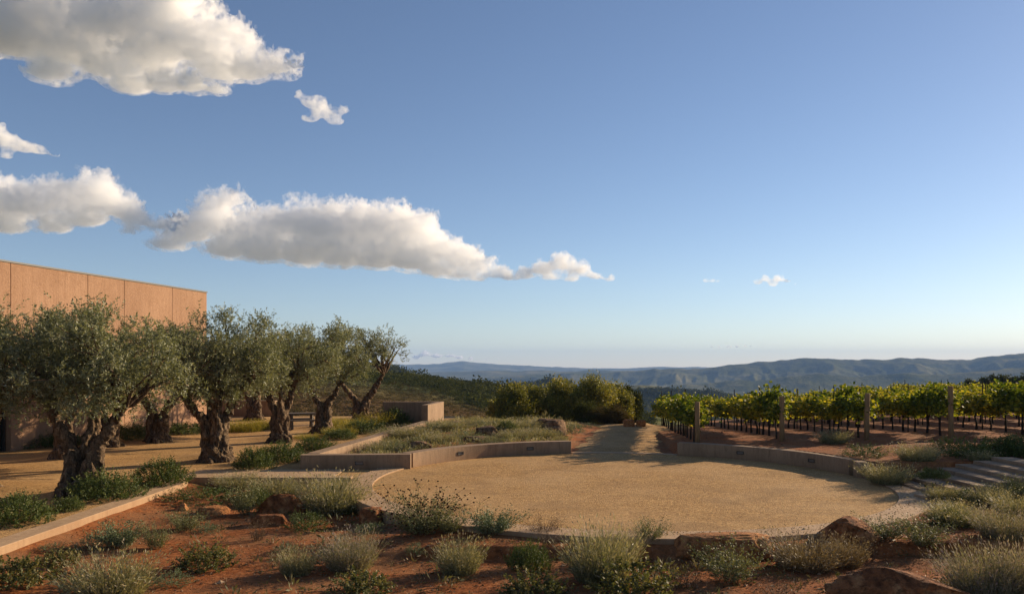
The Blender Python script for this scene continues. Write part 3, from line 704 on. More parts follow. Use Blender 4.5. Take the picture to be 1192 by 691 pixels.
BED = 'plants of the red soil bed'
def court_g(x, y): return float(court_h(np.array([x]), np.array([y]))[0])
for a in [
 ('dark', 22, 614, 78, 38, 'dark green shrub along the kerb, cut off by the edge of the view'),
 ('dark', 80, 596, 34, 18, 'small dark green shrub filling the gap between the first two kerb shrubs'),
 ('dark', 124, 585, 74, 36, 'dark green shrub along the kerb right before the largest olive trunk'),
 ('dark', 188, 567, 66, 32, 'dark green shrub along the kerb closest to the concrete footpath'),
 ('dark', 296, 548, 44, 28, 'dark green rounded shrub beside the corner where the footpath meets the planter wall'),
 ('dark', 328, 540, 56, 26, 'bushy green shrub against the near corner of the planter wall'),
 ('dark', 368, 526, 44, 18, 'bushy green shrub halfway between the planter wall corner and the yellow grass'),
 ('dark', 396, 512, 40, 13, 'low green shrub beside the planter wall in front of the yellow grass'),
 ('dark', 425, 505, 50, 17, 'dense green shrub beside the planter wall below the slanting olive trunk'),
 ('dark', 460, 496, 36, 22, 'bright green shrub in front of the taller dark corner wall'),
 ('dark', 218, 506, 60, 14, 'low green hedge plant at the foot of the ochre building corner'),
 ('dark', 150, 514, 60, 22, 'dark low shrub in the shade at the foot of the ochre building'),
 ('dark', 60, 522, 70, 20, 'dark low shrub in the shade beneath the building by the dark glazing'),
 ]: plant(*a, group='green shrubs of the olive court', hf=court_g)
for a in [
 ('meadow', 285, 503, 44, 16, 'patch of yellow green grass below the dark leaning olive trunk'),
 ('meadow', 308, 500, 26, 13, 'narrow patch of yellow green grass beside the boundary wall'),
 ('meadow', 360, 512, 36, 7, 'yellow meadow grass at the foot of the picnic table'),
 ('meadow', 396, 507, 40, 12, 'yellow meadow grass around the foot of the short forked olive'),
 ('meadow', 412, 502, 46, 16, 'yellow meadow grass between the last two olive trunks'),
 ('meadow', 440, 497, 50, 18, 'bright yellow grass around the foot of the last olive tree'),
 ('meadow', 395, 497, 30, 12, 'distant strip of yellow grass behind the short forked olive'),
 ]: plant(*a, group='yellow meadow grass patches', hf=court_g)
for a in [
 ('ground', 244, 590, 100, 20, 'dark green spreading mat plant just below the footpath kerb'),
 ('grey', 275, 572, 56, 24, 'pale feathery grass leaning on the bend of the kerb'),
 ('sage', 285, 602, 40, 42, 'upright olive green sage beside the flat orange rock'),
 ('sage', 216, 620, 46, 27, 'sprawling grey sage between kerb and flat orange rock'),
 ('teal', 240, 621, 30, 14, 'blue green cushion at the foot of the sprawling grey sage'),
 ('darksage', 140, 642, 56, 34, 'dark spreading sagebrush leaning against the long kerb'),
 ('sage', 181, 641, 34, 34, 'upright thin sage beside the dark spreading sagebrush'),
 ('teal', 106, 642, 44, 18, 'low grey green cushion between the kerb and the dark sagebrush'),
 ('teal', 62, 644, 32, 12, 'smallest grey green cushion tucked against the long kerb'),
 ('lime', 20, 690, 74, 38, 'leafy green bush in the near corner of the bed below the kerb'),
 ('lime', 70, 662, 44, 20, 'low leafy bush just behind the corner bush below the kerb'),
 ('grey', 130, 706, 104, 64, 'big feathery grey grass tuft at the very front under the long kerb'),
 ('teal', 92, 692, 60, 26, 'grey green cushion at the side of the big front grass tuft'),
 ('lime', 240, 666, 64, 30, 'rounded yellow green bush alone on bare red soil'),
 ('teal', 200, 684, 46, 18, 'small leafy cushion in front of the rounded yellow green bush'),
 ('grey', 322, 582, 62, 32, 'pale grass in front of the dark edge of the footpath'),
 ('dark', 300, 590, 36, 22, 'small dark shrub between the kerb bend and the red rocks'),
 ('grey', 385, 602, 76, 54, 'tall grey grass clump just below the end of the footpath'),
 ('grey', 392, 578, 44, 26, 'pale grass touching the curved end of the coping ring'),
 ('ground', 358, 620, 52, 24, 'dark green mat plant in front of the red rocks'),
 ('twig', 300, 632, 38, 36, 'leafless brown twiggy shrub on open red soil'),
 ('teal', 334, 644, 30, 14, 'small blue green cushion alone in the middle of red soil'),
 ('grey', 345, 673, 48, 38, 'short grey grass tuft left of the lilac tipped clump'),
 ('lavender', 408, 668, 70, 52, 'lilac tipped grass clump with purple grey stalks on top'),
 ('lime', 422, 700, 72, 32, 'spreading leafy bush at the front below the lilac tipped clump'),
 ('ground', 404, 600, 34, 14, 'low green plant between the coping ring and the dark red rock'),
 ('teal', 434, 621, 44, 12, 'flat blue green cushion at the foot of the dark red rock'),
 ('seed', 490, 628, 100, 64, 'bushy plant topped with dozens of dark seed heads'),
 ('sage', 523, 622, 40, 30, 'small sage at the side of the plant with dark seed heads'),
 ('teal', 483, 648, 24, 14, 'tiny pale tuft alone on soil below the seed head plant'),
 ('grey', 535, 672, 64, 50, 'upright grey grass tuft on open soil below the bank'),
 ('darksage', 573, 627, 62, 33, 'blue green sagebrush hiding the front of the coping ring'),
 ('twig', 633, 627, 52, 30, 'thin dry twiggy plant against the front of the coping ring'),
 ('dark', 615, 667, 46, 36, 'dark glossy bush on the little bank of red soil'),
 ('lime', 625, 706, 80, 36, 'yellow green bush at the very front below the dark glossy bush'),
 ('grey', 700, 684, 84, 80, 'tallest grey grass clump at the middle of the bed'),
 ('lavender', 722, 660, 50, 52, 'lilac grey clump close behind the tallest grey grass'),
 ('sage', 755, 634, 42, 30, 'small sage where the coping ring shows between plants'),
 ('lime', 738, 706, 100, 46, 'broad mottled green and yellow bush at the very front'),
 ('dark', 815, 652, 34, 24, 'rounded dark shrub in front of the long flat rock'),
 ('sage', 850, 684, 84, 52, 'wide grey green sage below the long flat rock'),
 ('ground', 892, 624, 48, 18, 'low bright leafed plant behind the end of the long flat rock'),
 ('dry', 938, 670, 90, 50, 'straw coloured dry grass clump below the dark rounded boulder'),
 ('dry', 985, 664, 50, 44, 'smaller straw coloured grass beside the big dry clump'),
 ('twig', 795, 690, 60, 34, 'low brown twiggy plant in front of the long flat rock'),
 ('twig', 640, 650, 40, 24, 'sparse brown plant on the bank beside the dark glossy bush'),
 ('twig', 880, 655, 44, 34, 'brown twiggy plant between the flat rock and the dry grass'),
 ('twig', 905, 700, 60, 22, 'low dry mat at the very front beside the largest boulder'),
 ('sage', 1026, 644, 66, 30, 'loose sage with reddish tips between the two boulders'),
 ('twig', 1000, 655, 50, 30, 'brittle brown plant just behind the largest boulder'),
 ('ground', 1104, 614, 50, 22, 'dark leafy plant at the end of the pale coping ring'),
 ('grey', 1118, 616, 78, 32, 'wide feathery grass hiding the short kerb slab of the steps'),
 ('grey', 1108, 600, 34, 20, 'small feathery grass at the inside corner of coping and kerb slab'),
 ('lavender', 1145, 704, 84, 72, 'large lavender clump beside the largest boulder'),
 ('lavender', 1196, 706, 76, 80, 'large lavender clump cut off by the edge of the view'),
 ('grey', 1182, 604, 56, 30, 'feathery grass at the front edge of the upper stone steps'),
 ('lavender', 1170, 640, 70, 40, 'lavender behind the two large front lavender clumps'),
 ('sage', 1075, 650, 60, 34, 'grey sage directly behind the largest boulder'),
 ('grey', 1098, 586, 40, 24, 'feathery grass growing right before the lowest stone steps'),
 ('sage', 1168, 586, 44, 24, 'grey sage hiding the near ends of the middle stone steps'),
 ('grey', 1150, 590, 44, 26, 'feathery grass spilling over the lower ends of the stone steps'),
 ('sage', 1188, 580, 40, 26, 'grey sage beside the upper ends of the stone steps'),
 ('ground', 1125, 588, 50, 18, 'dark mat plant creeping up against the stone steps'),
 ]: plant(*a, group=BED)
STEP_Z = lambda x, y: .03
plant('grey', 1033, 565, 62, 28, 'feathery grass growing against the end of the vineyard wall', BED, z=0.05)
plant('dark', 1086, 558, 34, 14, 'dark shaded plant behind the lowest stone steps', BED, z=0.35)
VB = 'plants behind the vineyard wall'
for a in [
 ('grey', 970, 531, 40, 20, 'pale tuft on the red soil behind the middle of the vineyard wall'),
 ('ground', 1008, 538, 46, 16, 'dark low plant right behind the end of the vineyard wall'),
 ('grey', 1068, 539, 48, 24, 'pale feathery tuft behind the straight stair wall'),
 ('ground', 1104, 541, 50, 22, 'dark green mat plant right above the start of the stone steps'),
 ('ground', 1132, 536, 58, 26, 'dark green mat plant above the middle stone steps'),
 ('dark', 1160, 532, 56, 24, 'dark green shrub above the upper stone steps'),
 ('dark', 1190, 534, 56, 28, 'dark green shrub above the steps at the edge of the view'),
 ('grey', 1140, 545, 30, 16, 'small pale tuft among the dark plants above the steps'),
 ]: plant(*a, group=VB)
PB = 'plants of the rocky planter'
rngp = random.Random(5)
for a in [
 ('twig', 412, 528, 44, 18, 'brown heather like plant at the near corner of the planter'),
 ('grey', 436, 528, 44, 18, 'pale grass behind the front planter wall beside the brown heather'),
 ('teal', 455, 527, 40, 14, 'blue grey tuft at the inside corner of planter wall and seat wall'),
 ('sage', 470, 522, 36, 16, 'grey sage just behind the corner of the seat wall'),
 ('grey', 470, 511, 60, 20, 'grey grass before the low brown rock of the planter'),
 ('grey', 447, 514, 50, 18, 'pale grass along the inner side of the long planter wall'),
 ('twig', 462, 505, 30, 12, 'brown twiggy plant along the inner side of the long planter wall'),
 ('sage', 497, 504, 50, 16, 'grey green sage below the lit face of the taller wall'),
 ('grey', 525, 502, 50, 15, 'pale grass just past the end of the taller wall'),
 ('grey', 515, 516, 44, 16, 'grey grass between the low brown rock and the seat wall'),
 ('teal', 545, 512, 44, 12, 'blue grey tuft beside the flat pale rock of the planter'),
 ('grey', 532, 497, 50, 10, 'far strip of pale grass at the crest of the planter'),
 ('dark', 590, 503, 26, 17, 'small green bush beside the pointed brown rock'),
 ('grey', 610, 500, 46, 16, 'silvery grass below the yellow green trees'),
 ('teal', 560, 497, 30, 10, 'blue grey tuft behind the pointed brown rock'),
 ('grey', 600, 512, 50, 16, 'silvery grass behind the middle of the seat wall'),
 ('grey', 628, 511, 46, 16, 'silvery grass behind the seat wall below the topmost rock'),
 ('sage', 575, 517, 40, 11, 'low sage right behind the seat wall'),
 ('teal', 667, 505, 34, 15, 'blue green tuft beside the topmost rock near the track'),
 ('teal', 685, 498, 26, 8, 'small green tuft where the planter meets the track'),
 ('lime', 602, 493, 24, 10, 'small lime green plant in front of the yellow green trees'),
 ('grey', 645, 515, 30, 9, 'short grass near the end of the seat wall'),
 ('dry', 500, 494, 36, 9, 'dry tuft at the foot of the taller corner wall'),
 ]: plant(a[0], a[1]+(6 if a[1] < 500 else 0), a[2], a[3]*.95, a[4]*.82, a[5], group=PB)

# ------------------------------------------------------------------ rocks
def rock_mat(name, c0, c1, c2):
    t = NT(name); c = t.coord('Object'); n1 = t.noise(c, 1.6, 6, .65, .6); n2 = t.noise(c, 9, 6, .7); n3 = t.noise(c, 40, 3, .6)
    col = t.ramp(n1, [(.34, c0), (.5, c1), (.66, c2)]); col = t.mix(t.ramp(n2, [(.38, .7), (.55, 0)]), col, tuple(x*.4 for x in c0))
    return t.bsdf(col, .9, .15, bump=t.math('ADD', t.math('MULTIPLY', n2, 1.2), t.math('MULTIPLY', n3, .3)), bstr=.9, bdist=.05)
R_RED = rock_mat('rust_rock', (.10,.036,.014), (.28,.105,.038), (.50,.26,.11))
R_BROWN = rock_mat('brown_rock', (.11,.06,.032), (.22,.13,.07), (.34,.22,.13))
R_OR = rock_mat('orange_rock', (.26,.11,.04), (.44,.19,.07), (.56,.28,.11))
def rock(px, py, wpx, hpx, label, mat, seed, depth=.8, flat=.35, name='rock', rz=0, sink=.28):
    zz = 0.0
    for _ in range(12):
        x, y = gp(px, py, zz); zz = zz*.4+.6*gh(x, y)
    x, y = gp(px, py, zz); k = y/F; w, h = wpx*k, hpx*k
    bm = bmesh.new(); bmesh.ops.create_icosphere(bm, subdivisions=5, radius=1); me = bpy.data.meshes.new(name); bm.to_mesh(me); bm.free()
    n = len(me.vertices); P = np.zeros(n*3, np.float32); me.vertices.foreach_get('co', P); P = P.reshape(-1,3).astype(float)
    q = P.copy(); P = P*(1+.30*fbm(q*1.1+seed, 3, seed)[:,None]); 
    st = fbm(q*np.array([1.2,1.2,5.0])+seed, 4, seed+9, .6, True)
    P = P*(1+.14*st[:,None]) + q*(.12*fbm(q*4, 5, seed+4, .62)+.10*fbm(q*2.4, 5, seed+6, .6, True))[:,None]
    for ax in range(5):                                           # split faces: flatten along a few planes
        nr = unit(np.random.default_rng(seed*7+ax).normal(size=3)); nr[2] = abs(nr[2])
        dd = P@nr; lim = .72; P = P - nr*np.maximum(dd-lim, 0)[:,None]*.8
    P[:,2] = np.minimum(P[:,2], flat+.15*(P[:,2]-flat)) if flat < .9 else P[:,2]
    z0, z1 = -sink*.9, P[:,2].max(); ww = P[:,0].max()-P[:,0].min()
    P[:,0] *= w/ww; P[:,1] *= w/ww*depth; P[:,2] *= h/(z1-z0)
    me.vertices.foreach_set('co', P.astype(np.float32).ravel()); me.update(); me.polygons.foreach_set('use_smooth', np.ones(len(me.polygons), bool)); me.materials.append(mat)
    o = bpy.data.objects.new(name, me); COL.objects.link(o); yy = y+w*depth*.3
    o.location = (x*yy/y, yy, zz+h*sink*.8); o.rotation_euler = (0,0,rz); tag(o, label, 'rock', 'rocks set in the planting beds'); return o
rock(1050, 710, 170, 40, 'largest rust brown boulder lying at the very front of the bed', R_RED, 3, .7, 1)
rock(988, 630, 66, 26, 'dark rounded boulder touching the coping ring', R_RED, 5, .8, 1)
rock(838, 648, 126, 31, 'long flat topped rust rock with pale top in front of the coping', R_OR, 8, .4, .3)
rock(250, 598, 40, 9, 'flat orange rock lying below the footpath', R_OR, 11, .7, .5)
rock(325, 598, 64, 22, 'jagged red orange rock between pale grass and mat plant', R_RED, 14, .6, 1)
rock(318, 612, 46, 14, 'lower slab of the red orange rock group', R_RED, 15, .6, .5)
rock(430, 610, 30, 20, 'dark red block of rock beside the seed head plant', R_RED, 17, .8, .6)
rock(212, 594, 18, 8, 'small orange stone next to the kerb', R_OR, 19, .8, .9)
rock(75, 672, 30, 10, 'small rust stone near the corner bush', R_RED, 20, .8, .9)
rock(644, 502, 36, 16, 'topmost pale brown rock below the yellow green trees', R_BROWN, 23, .8, .5)
rock(652, 508, 16, 8, 'small dark rock at the foot of the topmost pale rock', R_BROWN, 24, .8, 1)
rock(568, 508, 32, 13, 'pointed brown rock on the crest of the planter', R_BROWN, 26, .7, 1)
rock(556, 514, 34, 7, 'flat pale rock just in front of the pointed brown rock', R_BROWN, 27, .7, .4)
rock(488, 524, 30, 11, 'low dark brown rock behind the seat wall corner', R_BROWN, 29, .7, .6)
rock(530, 495, 26, 5, 'flat rock on the crest beside the taller wall', R_BROWN, 31, .7, .5)
for i,(px,lab) in enumerate(((732,'rust brown block beside the track, nearer the yellow green trees'),(746,'rust brown block beside the track, nearer the vineyard'))):
    zz = gh(6.6, 42); Y = 42.5; k = Y/F; x = (px-CX)/F*Y
    bm = bmesh.new(); bmesh.ops.create_cube(bm, size=1); bmesh.ops.bevel(bm, geom=bm.edges[:], offset=.12, segments=3, affect='EDGES'); bmesh.ops.subdivide_edges(bm, edges=bm.edges[:], cuts=4, use_grid_fill=True)
    me = bpy.data.meshes.new('stone_block'); bm.to_mesh(me); bm.free()
    for v in me.vertices:
        q = v.co.copy(); d = vnoise(np.array([[q.x*4+i*9, q.y*4, q.z*4]]), 3)[0]*.07; v.co = q*(1+d)
    me.materials.append(R_OR); o = bpy.data.objects.new('stone_block', me); COL.objects.link(o); o.scale = ((12-i)*k, .5, (9-i)*k); o.location = (x, Y, zz+4*k+.03); o.rotation_euler = (0,0,.1-.25*i)
    tag(o, lab, 'stone block', 'rust brown blocks by the track')
# loose stones and litter: nobody could count them
def pebbles():
    rng = np.random.default_rng(8); n = 9000
    Y = rng.uniform(10.5, 21, n)**1.0; X = rng.uniform(-9.0, 14, n)*Y/16; keep = (X > -8.8) & (np.hypot(X-CXY[0], Y-CXY[1]) > RI+.86); X, Y = X[keep], Y[keep]
    m = int(len(X)*.35); X2 = rng.uniform(5.5, 22, m); Y2 = rng.uniform(24, 42, m); k2 = np.hypot(X2-CXY[0], Y2-CXY[1]) > RI+.5
    X = np.concatenate([X, X2[k2]]); Y = np.concatenate([Y, Y2[k2]]); n = len(X)
    Z = near_h(X, Y); s = rng.lognormal(-4.45, .5, n)
    base = np.array([(1,0,0),(0,1,0),(-1,0,0),(0,-1,0),(0,0,.7),(0,0,-.7)], float); T = np.array([(0,1,4),(1,2,4),(2,3,4),(3,0,4),(1,0,5),(2,1,5),(3,2,5),(0,3,5)])
    a = rng.uniform(0, 6.28, n); c, q = np.cos(a), np.sin(a); B = base[None]*rng.uniform(.6,1.4,(n,6,1))
    V = np.stack([B[...,0]*c[:,None]-B[...,1]*q[:,None], B[...,0]*q[:,None]+B[...,1]*c[:,None], B[...,2]], -1)*s[:,None,None] + np.stack([X,Y,Z+s*.2],1)[:,None]
    TT = (T[None]+np.arange(n)[:,None,None]*6).reshape(-1,3)
    mt = leaf_mat('loose_stones', [(0,(.07,.03,.014)), (.5,(.17,.075,.033)), (.85,(.27,.15,.08)), (1,(.42,.31,.2))], None, .9, .1)
    tag(mesh_np('pebbles', V.reshape(-1,3), TT, mt, False, None, {'tint': np.repeat(rng.uniform(0,1,n), 6)}), kind='stuff')
    # dry litter and sprigs lying on the soil
    n = 15000; Y = rng.uniform(10.5, 20, n); X = rng.uniform(-9, 13, n)*Y/16; g = fbm2(X, Y, 1.6, 3, 77)+rng.normal(0,.25,n); keep = (X > -8.8) & (np.hypot(X-CXY[0], Y-CXY[1]) > RI+.84) & (g > .0); X, Y = X[keep], Y[keep]
    d = rng.normal(size=(len(X),3)); d[:,2] = np.abs(d[:,2])*.35
    V, Q, T = leaves(np.stack([X,Y,near_h(X,Y)+.004],1), d, rng.uniform(.02,.10,len(X)), .009, rng)
    tag(mesh_np('litter', V, Q, leaf_mat('dry_litter', [(0,(.05,.03,.016)), (.5,(.15,.09,.045)), (1,(.33,.24,.14))], .1), False, None, {'tint': T}), kind='stuff')

pebbles()
def weeds():
    rng = np.random.default_rng(81); n = 6500; Y = rng.uniform(10.8, 21, n); X = rng.uniform(-9, 13.5, n)*Y/16; g = fbm2(X, Y, 1.3, 3, 55)+rng.normal(0,.2,n)
    k = (X > -8.7) & (np.hypot(X-CXY[0], Y-CXY[1]) > RI+.86) & (g > .12); X, Y = X[k], Y[k]; n = len(X); per = 16; s = rng.lognormal(-2.45, .55, n)
    D = unit(rng.normal(size=(n,per,3))+np.array([0,0,.9])); D[...,2] = np.abs(D[...,2]); C = np.stack([X,Y,near_h(X,Y)],1)[:,None]+D*np.array([1,1,.6])*(s[:,None]*rng.uniform(0,1,(n,per)))[...,None]
    A = Acc(); A.add(*leaves(C.reshape(-1,3), D.reshape(-1,3)+rng.normal(0,.4,(n*per,3)), np.repeat(s,per)*.45, np.repeat(s,per)*.12, rng, np.clip(np.repeat(rng.uniform(0,1,n),per)*.7+rng.uniform(0,.3,n*per),0,1)))
    tag(A.mesh('weeds', leaf_mat('seedling_leaf', [(0,(.05,.06,.022)), (.5,(.13,.12,.05)), (.8,(.20,.15,.08)), (1,(.16,.08,.04))], .25)), kind='stuff')
    # gravel kicked over the edging
    n = 2600; a = rng.uniform(R(100), R(355), n)+R(0); a = np.where(rng.uniform(0,1,n) < .9, rng.uniform(R(160), R(352), n), a); r = RI+.05+np.abs(rng.normal(0,.34,n)); X = CXY[0]+r*np.cos(a); Y = CXY[1]+r*np.sin(a); s = rng.lognormal(-4.5,.35,n)
    Z = np.where(r < RI+.8, .036, near_h(X, Y)+.004); V = []
    base = np.array([(1,0,0),(0,1,0),(-1,0,0),(0,-1,0),(0,0,.7)], float); T = np.array([(0,1,4),(1,2,4),(2,3,4),(3,0,4)])
    V = base[None]*rng.uniform(.6,1.4,(n,5,1))*s[:,None,None]+np.stack([X,Y,Z],1)[:,None]
    tag(mesh_np('stray_gravel', V.reshape(-1,3), (T[None]+np.arange(n)[:,None,None]*5).reshape(-1,3), leaf_mat('stray_stones', [(0,(.20,.11,.04)), (.6,(.46,.28,.11)), (1,(.62,.43,.22))], None, .9, .1), False, None, {'tint': np.repeat(rng.uniform(0,1,n), 5)}), kind='stuff')
weeds()
def planter_grass():
    rng = np.random.default_rng(91); n = 2600; Y = rng.uniform(25.2, 43, n); X = rng.uniform(-6.2, 6.0, n); g = fbm2(X, Y, 1.5, 3, 66)+rng.normal(0,.22,n)
    k = (X > wing_x(Y)+.75) & (np.hypot(X-CXY[0], Y-CXY[1]) > RI+RW+.2) & (X < 1.6+(Y-29)*.17) & (g > -.08); X, Y = X[k], Y[k]; n = len(X); per = 46; s = rng.lognormal(-1.42, .28, n)
    D = unit(rng.normal(size=(n,per,3))*np.array([.6,.6,.4])+np.array([0,0,.9])); C = np.stack([X,Y,near_h(X,Y)],1)[:,None]+rng.normal(0,.07,(n,per,3))*np.array([1,1,.2])+D*(s[:,None]*rng.uniform(0,.7,(n,per)))[...,None]
    A = Acc(); A.add(*leaves(C.reshape(-1,3), D.reshape(-1,3)+rng.normal(0,.35,(n*per,3)), np.repeat(s,per)*.45, .018, rng, np.clip(np.repeat(rng.uniform(0,1,n),per)*.7+rng.uniform(0,.3,n*per),0,1)))
    tag(A.mesh('planter_grass', G_GREY), kind='stuff')
planter_grass()

# ------------------------------------------------------------------ olive trees
def bark_mat():
    t = NT('olive_bark'); c = t.coord('Object'); cs = t.coord('Object', (3.0, 3.0, .8))
    n1 = t.noise(cs, 3.5, 6, .7, 1.2); n2 = t.noise(c, 22, 5, .7)
    col = t.ramp(n1, [(.36, (.030,.019,.011)), (.5, (.13,.087,.052)), (.68, (.40,.28,.175))])
    col = t.mix(t.ramp(n2, [(.35, .5), (.6, 0)]), col, (.04,.028,.02))
    return t.bsdf(col, .95, .1, bump=t.math('ADD', t.math('MULTIPLY', n1, 1.3), t.math('MULTIPLY', n2, .4)), bstr=.9, bdist=.06)
M_BARK = bark_mat()
L_OLIVE = leaf_mat('olive_leaf', [(0,(.07,.08,.040)), (.5,(.19,.205,.105)), (.85,(.33,.335,.20)), (1,(.46,.45,.32))], .35, .5, .45)
def bez(p0, p1, p2, n=8):
    t = np.linspace(0,1,n)[:,None]; return p0*(1-t)**2+2*p1*t*(1-t)+p2*t*t
def wob(pts, amp, rng):
    n = len(pts); w = rng.normal(0, amp, (n,3)); w[0] = 0; w[-1] *= .5; return pts+w
def olive(loc, seed, H, crown, forks, label, tr=.42, leafn=1.0, clumps=95, dens=1.0, holes=.0, split=1.05, leafL=.074):
    """crown: (cx, cy, rx, ry, zlo) relative; forks: list of (dx, dy, z) where the main limbs end"""
    rng = np.random.default_rng(seed); root = empty('olive_tree', loc)
    tag(root, label, 'olive tree', 'old olive trees in the gravel court')
    # trunk: strands that twist round each other and part into the limbs, fused by a voxel skin
    m = MB(); limbs = []; K = len(forks)
    for j, (fx, fy, fz) in enumerate(forks):
        fa = math.atan2(fy, fx); top = np.array([fx, fy, fz]); ns = 4 if K > 1 else 6
        for s in range(ns):
            a0 = fa + (s-(ns-1)/2)*(2*math.pi/K/ns)+rng.normal(0,.12); rb = tr*rng.uniform(.62,.95)
            tw = rng.normal(.5,.25); zs = [-.08, .12, .4, .8, split, split+.35]; P = []
            for q, z in enumerate(zs):
                u = z/max(split,.1); a = a0+tw*u; rr = rb*(1.45 if q == 0 else 1.12 if q == 1 else 1-.35*min(u,1))
                cx = fx*.12*u; cyy = fy*.12*u; P.append((cx+rr*math.cos(a)*.8, cyy+rr*math.sin(a)*.8, z))
            P = np.array(P); mid = np.array([fx*.62, fy*.62, split+(fz-split)*.55]); off = np.array([math.cos(a0+tw), math.sin(a0+tw), 0])*.05
            P[-1] = np.array([fx*.26, fy*.26, split+.28])+off*1.3
            P = np.vstack([P, mid+off*.8, top]); P = wob(P, .025, rng)
            r0 = tr*rng.uniform(.22,.36); rad = np.array([r0*1.5, r0*1.35, r0*1.1, r0*.95, r0*.85, r0*.76, r0*.58, r0*.26])*np.array([1]+[rng.uniform(.8,1.25) for _ in range(5)]+[1,1])
            # resample smoothly
            tt = np.linspace(0, len(P)-1, 26); PP = np.stack([np.interp(tt, np.arange(len(P)), P[:,c]) for c in range(3)], 1); PP[1:-1] = (PP[:-2]+PP[1:-1]*2+PP[2:])/4
            m.tube(PP, np.interp(tt, np.arange(len(P)), rad), 9)
        limbs.append((np.array([fx*.26, fy*.26, split+.28]), top))
    for s in range(7):                                             # surface roots
        a = s*.9+rng.uniform(0,.5); m.tube(np.array([(tr*.5*math.cos(a), tr*.5*math.sin(a), .30),(tr*1.1*math.cos(a+.15), tr*1.1*math.sin(a+.15), .08),(tr*1.7*math.cos(a+.3), tr*1.7*math.sin(a+.3), -.06)]), [.13,.10,.03], 8)
    o = m.build('trunk', M_BARK); md = o.modifiers.new('r','REMESH'); md.mode = 'VOXEL'; md.voxel_size = .030 if leafn > .8 else .04
    dg = bpy.context.evaluated_depsgraph_get(); me = bpy.data.meshes.new_from_object(o.evaluated_get(dg)); bpy.data.objects.remove(o)
    n = len(me.vertices); P = np.zeros(n*3, np.float32); me.vertices.foreach_get('co', P); P = P.reshape(-1,3).astype(float); N = np.zeros(n*3, np.float32); me.vertices.foreach_get('normal', N); N = N.reshape(-1,3)
    tw = P.copy(); an = .9*P[:,2]; tw[:,0], tw[:,1] = P[:,0]*np.cos(an)-P[:,1]*np.sin(an), P[:,0]*np.sin(an)+P[:,1]*np.cos(an)
    d = .11*fbm(tw*np.array([7,7,1.8]), 3, seed, .55, True) + .035*fbm(P*5, 3, seed+3)
    P = P+N*d[:,None]; me.vertices.foreach_set('co', P.astype(np.float32).ravel()); me.update(); me.polygons.foreach_set('use_smooth', np.ones(len(me.polygons), bool)); me.materials.clear(); me.materials.append(M_BARK)
    o = bpy.data.objects.new('trunk', me); COL.objects.link(o); o.parent = root
    # crown: clump centres through an uneven dome, each reached by a crooked branch from the closest limb
    cx, cyy, rx, ry, zlo = crown; C = []
    lump = rng.uniform(0,100)
    while len(C) < clumps:
        v = unit(rng.normal(size=3)); r = rng.uniform(0,1)**.45; L = 1.04+.32*float(fbm(np.array([v*1.7+lump]), 3, seed)[0])
        p = v*r*L; z = zlo + (H-zlo)*(.44+.50*p[2])
        if p[2] < -.75 or (holes and float(vnoise(np.array([v*2.6+lump*2]), seed+5)[0]) < holes-1+.35): continue
        droop = .25*max(0, math.hypot(p[0],p[1])-.7)
        C.append((cx+p[0]*rx, cyy+p[1]*ry, min(max(z-droop, zlo-.35), H-.12)))
    C = np.array(C); br = MB(); tips = []
    # secondary limbs
    nodes = []
    for (a, b) in limbs:
        for t in (.45, .7, 1.0): nodes.append(a*(1-t)+b*t)
    seeds = C[rng.choice(len(C), min(14+4*K, len(C)), replace=False)]; subs = []
    for s in seeds:
        dd = [np.linalg.norm(s-nd)+.4*max(0, nd[2]-s[2]) for nd in nodes]; nd = nodes[int(np.argmin(dd))]; e = nd+(s-nd)*.82
        mid = (nd+e)/2+np.array([0,0,.18])+rng.normal(0,.12,3); pts = wob(bez(nd, mid, e, 9), .03, rng)
        br.tube(pts, np.linspace(.062, .022, 9)*rng.uniform(.8,1.3), 6); subs += [pts[3], pts[5], pts[7], pts[8]]
    subs = np.array(subs+nodes)
    for c in C:
        nd = subs[int(np.argmin(np.linalg.norm(subs-c, axis=1)))]; mid = (nd+c)/2+rng.normal(0,.08,3)
        pts = wob(bez(nd, mid, c, 6), .02, rng); br.tube(pts, np.linspace(.020,.007,6), 4, cap=False); tips.append((pts[2:], unit(c-nd)))
    br.build('branches', M_BARK, root, True)
    per = int(520*dens*leafn); A = Acc(); outc = np.array([cx, cyy, zlo+(H-zlo)*.35])
    for i, c in enumerate(C):
        sz = rng.uniform(.22,.40); k = int(per*rng.uniform(.6,1.4)); nt = max(6, k//13)
        # twigs radiate outward and up from the clump centre; leaves along the twig in pairs
        td = unit(rng.normal(size=(nt,3))+unit(c-outc)*.9+np.array([0,0,.35])); tb = c+rng.normal(0, sz*.55, (nt,3)); tl = rng.uniform(.14,.36,nt)
        s = rng.uniform(0,1,(nt,13)); P = (tb[:,None]+td[:,None]*(tl[:,None]*s)[...,None]).reshape(-1,3); D = (np.repeat(td,13,0)*.8+unit(rng.normal(size=(nt*13,3)))*.9)
        tt = np.clip(rng.uniform(-.12,.12)+np.repeat(rng.uniform(0,1,nt),13)*.4+rng.uniform(0,.6,nt*13), 0, 1)
        A.add(*leaves(P, D, leafL*rng.uniform(.7,1.3,len(P))/max(leafn,.5)**.3, .026/max(leafn,.5)**.5, rng, tt))
    A.mesh('crown', L_OLIVE, root)
    return root
def tree_at(px, py): return (*gp(px, py, .05), .03)
olive(tree_at(97,574), 3, 4.85, (.2,.1,2.25,2.1,1.8), [(-.95,.2,2.15),(.95,-.1,2.0),(.1,.5,2.3)], 'largest and closest olive tree with a twisted double trunk', tr=.44, clumps=118, split=.85)
